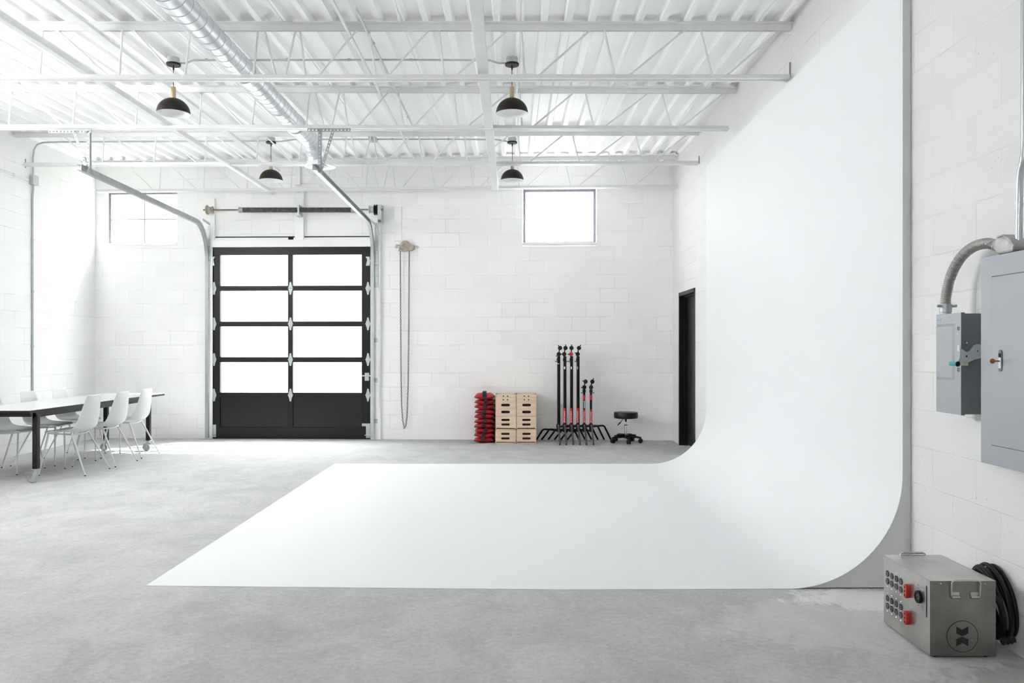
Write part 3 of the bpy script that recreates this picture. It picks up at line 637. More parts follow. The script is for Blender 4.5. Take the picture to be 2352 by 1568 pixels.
for (px, y0, y1, Y, lab) in ((1822, 143, 181, 6.5, 'dark steel plate on the wall where the first joist ends'), (1612, 358, 376, 9.9, 'small steel plate on the wall where the third joist ends')):
    a = at(px, y0, Y); b_ = at(px, y1, Y); tag(obj('bearing_plate', MB().box((XR(Y) - 0.012, Y - 0.004, b_.z), (XR(Y), Y + 0.004, a.z)), GALVD), lab, 'plate')
a = at(52, 365, 10.22); b_ = at(52, 386, 10.22); tag(obj('bearing_plate', MB().box((XL(10.2), 10.214, b_.z), (XL(10.2) + 0.01, 10.222, a.z)), GALVD), 'small steel plate on the wall above the junction box', 'plate')
# bridging members running away from the camera
def bridging(X, h, w, t, y0, y1, lab):
    tag(obj('bridging_angle', MB().box((X - w / 2, y0, H + h - t / 2), (X + w / 2, y1, H + h + t / 2)), STEELW, bevel=0.004), lab, 'roof brace', 'bridging bars between the roof joists')
bridging(-0.232, 2.235, 0.085, 0.08, -1.0, 11.3, 'white boxed bridging beam resting on joists beside the central pendants')
bridging(-3.45, 2.245, 0.055, 0.05, -1.0, 11.5, 'white bridging bar low between joists, passing near the duct-side lamp')
bridging(-3.28, 2.49, 0.075, 0.03, -1.0, 11.4, 'flat white bridging strap high under the deck near duct-side lamp')
bridging(-1.30, 2.52, 0.022, 0.022, -1.0, 11.4, 'slim white bridging rod high under the deck east of the duct')

# ------------------------------------------------------------------ spiral duct
RD = 0.100; XD, HD = -2.30, 2.38
duct = thing('spiral_duct', 'shiny galvanised spiral duct slung through the roof joists', 'air duct', loc=(XD, 5, H + HD))
mb = MB(); Yd0, Yd1 = -1.5, 9.35; nseg = 40
Ys = [Yd0 + (Yd1 - Yd0) * i / 160 for i in range(161)]
Ld = Yd1 - Yd0; pitch = 0.125
obj('duct_pipe', MB().lathe([(RD, Ld * i / 20) for i in range(21)], (XD, Yd0, H + HD), (0, 1, 0), 48), DUCT, duct, smooth=True)
nt = int(Ld / pitch)
obj('spiral_seam', MB().tube([(XD + (RD + 0.0005) * math.cos(2 * PI * k / 28), Yd0 + pitch * k / 28, H + HD + (RD + 0.0005) * math.sin(2 * PI * k / 28)) for k in range(nt * 28)], 0.0028, 5), mat('dull_duct_seam', (0.58, 0.60, 0.61), 0.5, 0.7), duct, smooth=True)
for Yc in (6.98, 8.62): obj('duct_coupling', MB().lathe([(RD + 0.001, 0), (RD + 0.010, 0.004), (RD + 0.010, 0.10), (RD + 0.001, 0.104)], (XD, Yc, H + HD), (0, 1, 0), 40), DUCT, duct, smooth=True)
el = [(XD, Yd1 - 0.01, H + HD)]
for i in range(1, 9): a = i / 8 * PI / 2; el.append((XD, Yd1 + 0.19 * math.sin(a), H + HD - 0.19 * (1 - math.cos(a))))
el.append((XD, Yd1 + 0.19, H + 2.19))
obj('duct_elbow', MB().tube(el, [RD + 0.008 if i % 2 else RD + 0.003 for i in range(len(el))], 32), DUCT, duct, smooth=True, angle=25)
dif = thing('air_diffuser', 'round white ceiling diffuser at the end of the spiral duct', 'air diffuser', loc=(XD, Yd1 + 0.19, H + 2.15))
c = (XD + 0.05, Yd1 + 0.19, H + 2.13)
obj('outer_cone', MB().lathe([(0.095, 0.07), (0.12, 0.055), (0.178, 0.008), (0.180, 0.0), (0.172, 0.0), (0.12, 0.042), (0.09, 0.05)], c, (0, 0, 1), 40), SHADEIN, dif, smooth=True)
obj('inner_ring', MB().lathe([(0.055, 0.04), (0.118, -0.004), (0.120, -0.010), (0.110, -0.010), (0.055, 0.028)], c, (0, 0, 1), 40), SHADEIN, dif, smooth=True)
obj('inner_disc', MB().lathe([(0, 0.01), (0.05, 0.005), (0.07, -0.014), (0.066, -0.018), (0, -0.012)], c, (0, 0, 1), 32), SHADEIN, dif, smooth=True)

# ------------------------------------------------------------------ pendant lamps
def pendant(loc, lab, grp='black dome pendant lamps'):
    x, y, z = loc                                                          # z = rim of the shade
    p = thing('pendant_lamp', lab, 'pendant lamp', loc=loc, group=grp)
    zt = ZD(y)
    obj('junction_box', MB().lathe([(0, 0), (0.052, 0), (0.052, 0.05), (0, 0.05)], (x, y, zt - 0.052), (0, 0, 1), 24), GALV, p, smooth=True)
    obj('canopy', MB().lathe([(0, 0), (0.060, 0), (0.062, 0.003), (0.062, 0.018), (0, 0.020)], (x, y, zt - 0.072), (0, 0, 1), 32), SHADE, p, smooth=True)
    obj('cord_grip', MB().cyl((x, y, zt - 0.11), (x, y, zt - 0.07), 0.007, 10), BLACKM, p, smooth=True)
    obj('cord', MB().cyl((x, y, z + 0.245), (x, y, zt - 0.09), 0.003, 8), BLACKM, p)
    R = 0.143; hh = 0.138; pr = []; n = 14
    for i in range(n + 1): a = PI / 2 * i / n; pr.append((R * math.cos(a), hh * math.sin(a)))
    pr[-1] = (0.002, hh); inn = [(max(r - 0.003, 0.001) if r > 0.01 else 0.001, zz - (0.003 if i else 0)) for i, (r, zz) in enumerate(pr)]
    sh = obj('shade', MB().lathe(pr + [(0.001, hh - 0.0025)], (x, y, z), (0, 0, 1), 48), SHADE, p, smooth=True)
    tag(obj('shade_lining', MB().lathe([(R, 0.0)] + inn, (x, y, z - 0.0005), (0, 0, 1), 48), SHADEIN, sh, smooth=True), 'white enamel inside of shade')
    tag(obj('stem', MB().lathe([(0, 0), (0.020, 0), (0.0205, 0.002), (0.0205, 0.1), (0.019, 0.104), (0.006, 0.106), (0.005, 0.122), (0, 0.122)], (x, y, z + hh - 0.006), (0, 0, 1), 24), BRASS, p, smooth=True), 'brass lamp neck')
    return p
YP1, YP2 = 7.25, 10.22
pendant((at(398.5, 262, YP1).x, YP1, at(398, 261, YP1).z), 'black pendant lamp with brass neck between first and second joists, beside the spiral duct')
pendant((at(1176, 262, YP1).x, YP1, at(1176, 261, YP1).z), 'black pendant lamp with brass neck between first and second joists, beside bridging beam')
pendant((at(622.5, 415, YP2).x, YP2, at(622, 414.5, YP2).z), 'farther black pendant lamp hanging over the roll-up door')
pendant((at(1176.5, 415, YP2).x, YP2, at(1176, 414, YP2).z), 'farther black pendant lamp hanging beside the bright frosted window')

# ------------------------------------------------------------------ conduits
def conduit(name, pts, r, lab, m=GALV, clips=()):
    t = thing(name, lab, 'conduit', loc=pts[0]); obj('pipe', MB().tube(pts, r, 10), m, t, smooth=True)
    for cpt, ax in clips:
        cpt = Vector(cpt); ax = Vector(ax)
        obj('strap', MB().cyl(cpt - ax * 0.012, cpt + ax * 0.012, r * 1.5, 12), m, t, smooth=True)
    return t
z1 = ZD(YP1) - 0.020; xa, xb = at(398.5, 200, YP1).x, at(1176, 200, YP1).x
conduit('ceiling_conduit', [(xa + 0.05, YP1, z1 - 0.03), (xa + 0.11, YP1, z1 - 0.03), (xa + 0.18, YP1, z1 - 0.004), (-1.0, YP1, z1), (xb - 0.2, YP1, z1 - 0.004), (xb - 0.12, YP1, z1 - 0.03), (xb - 0.05, YP1, z1 - 0.03)], 0.0085, 'thin steel conduit linking the two nearer pendant lamps',
        clips=[((x, YP1, z1), (1, 0, 0)) for x in (-2.72, -2.0, -1.45, -0.9, -0.33)])
z2 = ZD(YP2) - 0.020; xa, xb = at(622.5, 200, YP2).x, at(1176.5, 200, YP2).x
conduit('ceiling_conduit', [(xa + 0.05, YP2, z2 - 0.03), (xa + 0.12, YP2, z2 - 0.03), (xa + 0.3, YP2, z2 - 0.004), (-1.0, YP2, z2), (xb - 0.2, YP2, z2 - 0.004), (xb - 0.05, YP2, z2 - 0.03)], 0.009, 'thin steel conduit linking the two farther pendant lamps',
        clips=[((x, YP2, z2), (1, 0, 0)) for x in (-2.5, -1.5, -0.8, -0.3)])
jb = at(857, 309, YP2); tag(obj('junction_box', MB().box((jb.x - 0.05, YP2 - 0.05, ZD(YP2) - 0.05), (jb.x + 0.05, YP2 + 0.05, ZD(YP2) - 0.002)), GALV, bevel=0.004), 'square steel junction box under the deck between the farther lamps', 'junction box')
YW = 10.36; xw = XL(YW) + 0.02
zb_ = at(79, 414, YW).z
conduit('wall_conduit', [(xw, YW, zb_ + 0.05), (xw, YW, zb_ + 0.18), (xw - 0.004, YW, zb_ + 0.3), (xw - 0.004, YW, ZD(YW) - 0.25), (xw + 0.01, YW, ZD(YW) - 0.12), (xw + 0.05, YW, ZD(YW) - 0.055), (xw + 0.12, YW, ZD(YW) - 0.03), (xw + 0.3, YW, ZD(YW) - 0.022), (-3.2, YW - 0.05, ZD(YW) - 0.022), (at(622, 320, YP2).x - 0.05, YP2 + 0.02, ZD(YP2) - 0.03)], 0.0105, 'steel conduit bending from the corner junction box up along the ceiling')
conduit('wall_conduit', [(xw, YW, zb_ - 0.05), (xw, YW, zb_ - 0.11), (xw - 0.008, YW, zb_ - 0.22), (xw - 0.006, YW, 2.0), (xw - 0.006, YW, 0.62)], 0.0125, 'vertical grey conduit dropping down the block wall behind the table',
        clips=[((xw - 0.006, YW, z), (0, 0, 1)) for z in (2.7, 2.05, 1.35)])
conduit('wall_conduit', [(XL(8.5) + 0.018, 8.5, 3.44), (XL(9.7) + 0.018, 9.7, 3.44), (XL(10.25) + 0.018, 10.25, 3.44)], 0.0115, 'white painted conduit running along the block wall into the junction box', STEELW,
        clips=[((XL(9.95) + 0.018, 9.95, 3.44), (0, 1, 0))])
jbx = thing('junction_box', 'square grey junction box high on the wall near the conduits', 'junction box', loc=(xw, YW, zb_))
obj('box_body', MB().box((xw - 0.02, YW - 0.05, zb_ - 0.058), (xw + 0.030, YW + 0.055, zb_ + 0.058)), GALV, jbx, bevel=0.002)
obj('cover', MB().box((xw + 0.030, YW - 0.058, zb_ - 0.063), (xw + 0.036, YW + 0.063, zb_ + 0.063)), mat('dull_grey_cover', (0.52, 0.52, 0.50), 0.5), jbx, bevel=0.002)
conduit('ceiling_conduit', [(-1.145, 6.0, H + 2.50), (-1.14, 7.4, H + 2.52), (-1.13, 9.3, H + 2.54)], 0.010, 'steel conduit running away under the deck between duct and bridging beam', clips=[((-1.142, 6.7, H + 2.511), (0, 1, 0)), ((-1.135, 8.9, H + 2.536), (0, 1, 0))])
conduit('ceiling_conduit', [(0.05, 7.32, H + 2.55), (0.048, 8.5, H + 2.57), (0.04, 9.7, H + 2.59)], 0.010, 'white conduit running away under the deck behind the central pendant', STEELW)

# ------------------------------------------------------------------ cyclorama
def XS(Y): return 2.142 + 0.0161 * (Y - 4.46)
RC = 0.625; ZT = H + 2.09
def YN(x): return 4.516 + (4.445 - 4.516) * min((x + 2.02) / 2.3, 1) if x < 0.28 else 4.445 + 0.02 * (x - 0.28) / 1.86
cyc = thing('cyclorama', 'curved white photo backdrop sweeping from the floor up the side wall', 'photo backdrop', loc=(0.5, 6.9, 0))
prof = []
for i in range(25): prof.append(('f', i / 24))
for i in range(1, 33): prof.append(('a', i / 32))
for i in range(1, 5): prof.append(('v', i / 4))
b = MB(); V = []
NT = 6; ZF = 0.003
for (k, s) in prof:
    row = []
    for j in range(NT + 1):
        t = j / NT
        Yf = 9.305
        if k == 'f': xe = lambda Y: XS(Y) - RC
        Ys = 4.46 + (Yf - 4.46) * t
        if k == 'f': x = -2.03 + (XS(Ys) - RC + 2.03) * s; z = ZF
        elif k == 'a': a = s * PI / 2; x = XS(Ys) - RC + RC * math.sin(a); z = ZF + RC * (1 - math.cos(a))
        else: x = XS(Ys); z = ZF + RC + (ZT - ZF - RC) * s
        y = YN(x) + (Yf - YN(x)) * t
        row.append(b.b.verts.new((x, y, z)))
    V.append(row)
U = []                                                                    # underside of the skin, 2.5 mm below / behind
for r, (k, s) in enumerate(prof):
    a = 0 if k == 'f' else (s * PI / 2 if k == 'a' else PI / 2)
    U.append([b.b.verts.new(v.co + Vector((math.sin(a), 0, -math.cos(a))) * 0.0025) for v in V[r]])
for A, B in zip(V[:-1], V[1:]):
    for j in range(NT): b.b.faces.new((A[j], B[j], B[j + 1], A[j + 1]))
for A, B in zip(U[:-1], U[1:]):
    for j in range(NT): b.b.faces.new((A[j + 1], B[j + 1], B[j], A[j]))
for A, B, A2, B2 in zip(V[:-1], V[1:], U[:-1], U[1:]):
    for j in (0, NT): b.b.faces.new((A[j], A2[j], B2[j], B[j]))
for A, A2 in ((V[0], U[0]), (V[-1], U[-1])):
    for j in range(NT): b.b.faces.new((A[j], A[j + 1], A2[j + 1], A2[j]))
cs = obj('curved_surface', b, CYC, cyc, smooth=True, angle=60)
def side_board(Y, d):
    xs = XS(Y); pts = [(xs - RC + 0.10, 0.004)]
    for i in range(4, 25): a = i / 24 * PI / 2; pts.append((xs - RC + RC * math.sin(a) + 0.001, RC * (1 - math.cos(a)) - 0.001))
    pts += [(xs, ZT - 0.004), (XR(Y) - 0.002, ZT - 0.004), (XR(Y) - 0.002, 0.006)]
    b = MB(); vs = [b.b.verts.new((x, Y, z)) for x, z in pts]; v2 = [b.b.verts.new((x, Y + d, z)) for x, z in pts]
    n = len(pts)
    # strips between curve and outer edge keep the concave outline clean
    def fan(q):
        corner = q[-1]
        for i in range(n - 3): b.b.faces.new((corner, q[i], q[i + 1]))
        b.b.faces.new((corner, q[n - 3], q[n - 2]))
    fan(vs); fan(v2)
    for i in range(n): j = (i + 1) % n; b.b.faces.new((vs[i], vs[j], v2[j], v2[i]))
    return b
tag(obj('side_board', side_board(4.472, 0.016), FASC, cyc), 'grey end board under the curve')
obj('side_board', side_board(9.29, -0.016), FASC, cyc)

# ------------------------------------------------------------------ work table
XT0, XT1, YT0, YT1, ZTB = -5.47, -4.675, 7.89, 10.96, 0.72
tb = thing('work_table', 'long white-topped table with black steel legs on casters', 'table', loc=((XT0 + XT1) / 2, (YT0 + YT1) / 2, 0))
obj('tabletop', MB().box((XT0, YT0, ZTB - 0.006), (XT1, YT1, ZTB)), TABLE, tb, bevel=0.002)
tag(obj('top_edge', MB().box((XT0 + 0.001, YT0 + 0.001, ZTB - 0.030), (XT1 - 0.001, YT1 - 0.001, ZTB - 0.0062)), TBLACK, tb), 'black table edge')
lx = [(-5.40, -5.35), (-4.715, -4.665)]; ly = [(8.00, 8.05), (10.48, 10.53)]
mb = MB(); zf0, zf1 = ZTB - 0.078, ZTB - 0.0305
mb.box((lx[0][0], ly[0][0], zf0), (lx[0][1], ly[1][1], zf1)); mb.box((lx[1][0] - 0.0, ly[0][0], zf0), (lx[1][1] - 0.012, ly[1][1], zf1))
mb.box((lx[0][0], YT0 + 0.02, zf0 + 0.012), (lx[1][1] - 0.013, YT0 + 0.06, zf1)); mb.box((lx[0][0], ly[1][0], zf0), (lx[1][1] - 0.013, ly[1][1], zf1)); mb.box((lx[0][0], 9.2, zf0), (lx[1][0], 9.24, zf1))
obj('frame', mb, TBLACK, tb, bevel=0.002)
def caster(parent, x, y, rz, zt=0.135):
    M = Matrix.Translation((x, y, 0)) @ Matrix.Rotation(rz, 4, 'Z')
    g = obj('caster', MB().box((-0.04, -0.035, zt - 0.006), (0.04, 0.035, zt), M), GALV, parent)
    mb = MB(); mb.cyl(M @ Vector((0, 0, zt - 0.022)), M @ Vector((0, 0, zt - 0.006)), 0.024, 16)
    for s in (-1, 1): mb.prism([(-0.022, 0.108), (0.018, 0.108), (-0.012, 0.035), (-0.042, 0.035)], M @ Vector((0, s * 0.022 - 0.0015, 0)), M.to_3x3() @ Vector((1, 0, 0)), (0, 0, 1), M.to_3x3() @ Vector((0, 0.003, 0)))
    mb.box((-0.022, -0.022, 0.105), (0.018, 0.022, 0.114), M); mb.box((-0.105, -0.018, 0.088), (-0.03, 0.018, 0.094), M @ Matrix.Rotation(0.12, 4, 'Y'))
    obj('fork', mb, GALV, g)
    c = M @ Vector((-0.028, 0, 0.05)); ax = M.to_3x3() @ Vector((0, 1, 0))
    obj('wheel', MB().lathe([(0, -0.014), (0.030, -0.012), (0.036, -0.016), (0.046, -0.015), (0.0495, -0.009), (0.0495, 0.009), (0.046, 0.015), (0.036, 0.016), (0.030, 0.012), (0, 0.014)], c, ax, 28), GREYW, g, smooth=True)
    mb = MB(); mb.cyl(c - ax * 0.027, c + ax * 0.027, 0.006, 8); obj('axle', mb, GALVD, g)
    return g
for i, (xa, xb) in enumerate(lx):
    for j, (ya, yb) in enumerate(ly):
        if i == 0 and j == 1: xa, xb = -5.262, -5.212
        obj('leg', MB().box((xa, ya, 0.135), (xb, yb, zf0 + 0.03)), TBLACK, tb, bevel=0.002)
        caster(tb, (xa + xb) / 2, (ya + yb) / 2, 0.45 if j == 0 else -0.1)

# ------------------------------------------------------------------ chairs
def chair_shell():
    K = [(.232, .436, .150, .00), (.225, .447, .180, .00), (.19, .456, .205, .006), (.10, .447, .222, .016), (.0, .436, .228, .030), (-.085, .434, .228, .046), (-.145, .448, .226, .062), (-.185, .490, .222, .070),
         (-.202, .55, .212, .064), (-.210, .62, .197, .052), (-.215, .70, .177, .038), (-.217, .77, .158, .026), (-.218, .815, .143, .016), (-.218, .828, .130, .012)]
    b = bmesh.new(); rows_ = []; nu = 12
    for i, (x, z, hw, lift) in enumerate(K):
        a = Vector(K[max(i - 1, 0)][:2]); c = Vector(K[min(i + 1, len(K) - 1)][:2]); t = (c - a).normalized(); nx, nz = -t.y * -1, t.x * -1
        nx, nz = (t.y, -t.x)
        row = []
        for k in range(nu + 1):
            u = -1 + 2 * k / nu; q = abs(u) ** 2.4 * lift
            row.append(b.verts.new((x + nx * q, u * hw, z + nz * q)))
        rows_.append(row)
    for A, B in zip(rows_[:-1], rows_[1:]):
        for k in range(nu): b.faces.new((A[k], A[k + 1], B[k + 1], B[k]))
    return b
def make_chair():
    r = thing('shell_chair', 'x', 'chair')
    m_ = MB(); m_.b.free(); m_.b = chair_shell()
    sh = obj('seat_shell', m_, PLASTW, r, smooth=True, angle=180)
    md = sh.modifiers.new('t', 'SOLIDIFY'); md.thickness = 0.008; md.offset = 0; md = sh.modifiers.new('s', 'SUBSURF'); md.levels = 1; md.render_levels = 2
    mb = MB()
    for s in (-1, 1): mb.tube([(0.205, s * 0.150, 0.432), (0.08, s * 0.155, 0.424), (-0.06, s * 0.160, 0.420)], 0.009, 8)
    mb.tube([(-0.06, -0.160, 0.420), (-0.075, -0.08, 0.416), (-0.08, 0, 0.415), (-0.075, 0.08, 0.416), (-0.06, 0.160, 0.420)], 0.009, 8)
    mb.tube([(0.18, -0.150, 0.430), (0.18, 0.150, 0.430)], 0.008, 8)
    obj('seat_frame', mb, LEGW, r, smooth=True)
    for (tx, ty, fx, fy) in ((0.195, 0.150, 0.243, 0.243), (0.195, -0.150, 0.243, -0.243), (-0.055, 0.160, -0.245, 0.25), (-0.055, -0.160, -0.245, -0.25)):
        lg = obj('leg', MB().cyl((fx, fy, 0.008), (tx, ty, 0.428), 0.0062, 12, 0.0105), LEGW, r, smooth=True)
        tag(obj('foot_tip', MB().cyl((fx, fy, 0), (fx, fy, 0.010), 0.008, 12), RUBBER, lg, smooth=True), 'dark rubber foot tip')
    return r
chair0 = make_chair()
spots = [(-4.660, 8.68, PI, 'white shell chair facing the table on its door side, closest to the camera'),
         (-4.650, 9.31, PI, 'white shell chair on the door side of the table, middle of that row'),
         (-4.690, 10.01, PI, 'white shell chair on the door side of the table, nearest the far wall'),
         (-5.400, 8.74, 0, 'white shell chair on the wall side of the table, cut off by the picture edge'),
         (-5.375, 9.38, 0, 'white shell chair on the wall side of the table, middle of that row'),
         (-5.370, 10.02, 0, 'white shell chair on the wall side of the table, nearest the far wall')]
for i, (x, y, rz, lab) in enumerate(spots):
    c = chair0 if i == 0 else copy_tree(chair0)
    c.location = (x, y, 0); c.rotation_euler = (0, 0, rz + random.uniform(-0.03, 0.03)); c['label'] = lab; c['group'] = 'white shell chairs around the long table'

# ------------------------------------------------------------------ sandbags
YS = 11.36; sx0, sx1 = at(1092, 1000, YS).x, at(1134, 1000, YS).x; scx = (sx0 + sx1) / 2; shw = (sx1 - sx0) / 2
NB = 10; hb = 0.0665
ordn = ['lowest, lying on the floor', 'second from the floor', 'third from the floor', 'fourth from the floor', 'fifth from the floor', 'sixth from the floor', 'seventh from the floor', 'eighth from the floor', 'ninth from the floor', 'topmost, with its black handle strap up']
for i in range(NB):
    zc = 0.036 + hb * i; top = i == NB - 1
    bg_ = thing('sandbag', 'red sandbag with black piping in the stack, ' + ordn[i], 'sandbag', loc=(scx, YS + 0.19, zc - 0.03), group='red sandbags in the stack')
    dx = random.uniform(-0.008, 0.008); th_t = 0.062 if top else 0.032; th_b = 0.0315; NX, NY = 18, 10
    tilt = random.uniform(-0.006, 0.008); ph = random.uniform(0, 6); ph2 = random.uniform(0, 6)
    yl = 0.20; mb = MB()
    def P(u, v, s):
        e = (1 - abs(u) ** 3.0) * (1 - abs(v) ** 4); th = (th_t if s > 0 else th_b) * max(e, 0) ** 0.55
        seam = 0.007 * math.sin(3.1 * u + ph) * 0.8 + tilt * u
        if s < 0 and i == 0: seam *= 0.3
        wr = 0.0035 * math.sin(9 * u + ph2 + 4 * v) * e
        x = scx + dx + u * shw * (1.06 - 0.05 * (1 - abs(u)) ** 0.5 * 0) * (1.0 + 0.03 * math.sin(5 * v + ph)); z = zc + seam + s * (th + wr)
        return Vector((x, YS + 0.19 + v * yl, max(z, 0.001)))
    for s in (1, -1):
        G = [[mb.b.verts.new(P(-1 + 2 * a / NX, -1 + 2 * c_ / NY, s)) for a in range(NX + 1)] for c_ in range(NY + 1)]
        for c_ in range(NY):
            for a in range(NX): mb.b.faces.new((G[c_][a], G[c_][a + 1], G[c_ + 1][a + 1], G[c_ + 1][a]))
    bmesh.ops.remove_doubles(mb.b, verts=mb.b.verts[:], dist=0.0006)
    obj('bag_body', mb, RED, bg_, smooth=True, angle=180)
    ring = [P(-1 + 2 * a / NX, -1, 1) for a in range(NX + 1)] + [P(1, -1 + 2 * a / NY, 1) for a in range(1, NY + 1)]
    ring += [P(1 - 2 * a / NX, 1, 1) for a in range(1, NX + 1)] + [P(-1, 1 - 2 * a / NY, 1) for a in range(1, NY)]
    obj('piping', MB().tube([p + Vector((0, 0, 0.0)) for p in ring], 0.0045, 6, closed=True), WEB, bg_, smooth=True)
    hx = scx + random.uniform(-0.025, 0.02)
    if top:
        pts = [Vector((hx + 0.008, YS - 0.006, zc + 0.0)), Vector((hx, YS + 0.0, zc + 0.045)), Vector((hx, YS + 0.05, zc + 0.075)), Vector((hx, YS + 0.15, zc + 0.082)), Vector((hx, YS + 0.25, zc + 0.076))]
        mb = MB()
        for a, c_ in zip(pts[:-1], pts[1:]): mb.beam(a, c_, 0.055, 0.008, up=(0, -0.4, 1))
        obj('handle', mb, WEB, bg_, bevel=0.003)
    else:
        mb = MB(); mb.lathe([(0, -0.012), (0.022, -0.010), (0.030, 0), (0.022, 0.010), (0, 0.012)], (hx, YS - 0.006, zc + 0.016), (0, 1, 0.2), 14)
        obj('handle', mb, WEB, bg_, smooth=True)
mb = MB(); xs_ = at(1136, 950, YS).x

# ------------------------------------------------------------------ plywood boxes
YBX = 11.33; DB = 0.40
bx_edges = [(at(1138, 1000, YBX).x, at(1185.3, 1000, YBX).x), (at(1186.2, 1000, YBX).x, at(1232, 1000, YBX).x)]
lv = [1018.1, 986.6, 954.1, 937.8, 922.0, 913.6, 905.8]
kinds = [('full', 'tall plywood box with two handle slots, on the floor'), ('full', 'tall plywood box with two handle slots, second from the floor'), ('half', 'plywood box with one handle slot, lower of two such'), ('half', 'plywood box with one handle slot, upper of two such'),
         ('quarter', 'thin plywood box with two round holes, below the topmost'), ('quarter', 'thin plywood box with two round holes, topmost')]
def ell(cx, cz, w, h, n=8):
    r = h / 2; q = []
    for i in range(n + 1): a = -PI / 2 + PI * i / n; q.append((cx + w / 2 - r + r * math.cos(a), cz + r * math.sin(a)))
    for i in range(n + 1): a = PI / 2 + PI * i / n; q.append((cx - w / 2 + r + r * math.cos(a), cz + r * math.sin(a)))
    return q
def box_front(mb, x0, x1, z0, z1, y, holes, d):
    """front board with real cut-out slots: outline bridged to each hole inside its own cell"""
    zs = [z0] + [(holes[i][1] + holes[i + 1][1]) / 2 for i in range(len(holes) - 1) if abs(holes[i][1] - holes[i + 1][1]) > 1e-4] + [z1]
    xs = [x0] + [(holes[i][0] + holes[i + 1][0]) / 2 for i in range(len(holes) - 1) if abs(holes[i][0] - holes[i + 1][0]) > 1e-4] + [x1]
    for (cx, cz, w, h) in holes:
        za = max(z for z in zs if z < cz); zb2 = min(z for z in zs if z > cz); xa_ = max(x for x in xs if x < cx); xb2 = min(x for x in xs if x > cx)
        q = ell(cx, cz, w, h, 6); n = len(q); b = mb.b
        I = [b.verts.new((x, y, z)) for x, z in q]; I2 = [b.verts.new((x, y + d, z)) for x, z in q]
        for k in range(n): k2 = (k + 1) % n; b.faces.new((I[k], I2[k], I2[k2], I[k2]))
        O = []
        for (x, z) in q:
            dx_, dz_ = (x - cx) , (z - cz)
            t = min([(xb2 - cx) / dx_ if dx_ > 1e-9 else 1e9, (xa_ - cx) / dx_ if dx_ < -1e-9 else 1e9, (zb2 - cz) / dz_ if dz_ > 1e-9 else 1e9, (za - cz) / dz_ if dz_ < -1e-9 else 1e9])
            O.append(b.verts.new((cx + dx_ * t, y, cz + dz_ * t)))
        for k in range(n):
            k2 = (k + 1) % n; b.faces.new((I[k], I[k2], O[k2], O[k]))
            a, c_ = O[k].co, O[k2].co
            for (X, Z) in ((xa_, za), (xa_, zb2), (xb2, za), (xb2, zb2)):
                if (abs(a.x - X) < 1e-6 and abs(c_.z - Z) < 1e-6) or (abs(a.z - Z) < 1e-6 and abs(c_.x - X) < 1e-6):
                    if abs(a.x - c_.x) > 1e-6 and abs(a.z - c_.z) > 1e-6: b.faces.new((O[k], O[k2], b.verts.new((X, y, Z))))
    return mb
for ci, (xa_, xb_) in enumerate(bx_edges):
    for k in range(6):
        z0 = max(at(0, lv[k], YBX).z, 0.0) + (0.0005 if k else 0.0); z1 = at(0, lv[k + 1], YBX).z - 0.0008
        if k == 0: z0 = 0.0
        j1, j2 = random.uniform(-0.0015, 0.0015), random.uniform(0, 0.0012)
        xa, xb = xa_ + j1 + 0.001, xb_ + j1 - 0.001; y0 = YBX + j2
        g = thing('apple_box', kinds[k][1] + (', beside the sandbags' if ci == 0 else ', beside the light stands'), 'wooden box', loc=((xa + xb) / 2, y0 + DB / 2, z0), group='plywood boxes in two stacks')
        zc = (z0 + z1) / 2; cx_ = (xa + xb) / 2 + (0.0015 if ci else -0.004)
        hs = {'full': [(cx_, zc - 0.026, 0.118, 0.030), (cx_, zc + 0.038, 0.118, 0.030)], 'half': [(cx_, zc, 0.122, 0.036)], 'quarter': [(cx_ - 0.030, zc, 0.019, 0.0188), (cx_ + 0.030, zc, 0.019, 0.0188)]}[kinds[k][0]]
        t = 0.014; mb = MB(); box_front(mb, xa, xb, z0, z1, y0, hs, t)
        mb.box((xa, y0 + 0.0005, z0), (xa + t, y0 + DB, z1)); mb.box((xb - t, y0 + 0.0005, z0), (xb, y0 + DB, z1)); mb.box((xa, y0 + 0.0005, z0), (xb, y0 + DB, z0 + 0.010)); mb.box((xa, y0 + 0.0005, z1 - 0.010), (xb, y0 + DB, z1)); mb.box((xa, y0 + DB - t, z0), (xb, y0 + DB, z1))
        obj('box_shell', mb, WOODS[ci if k % 2 == 0 else 0], g)
        mb = MB(); mb.box((xa + t, y0 + t + 0.02, z0 + 0.0102), (xb - t, y0 + t + 0.024, z1 - 0.0102)); obj('slot_shade_board', mb, HOLEW, g)  # dark board behind the slots, the inner shade painted as colour

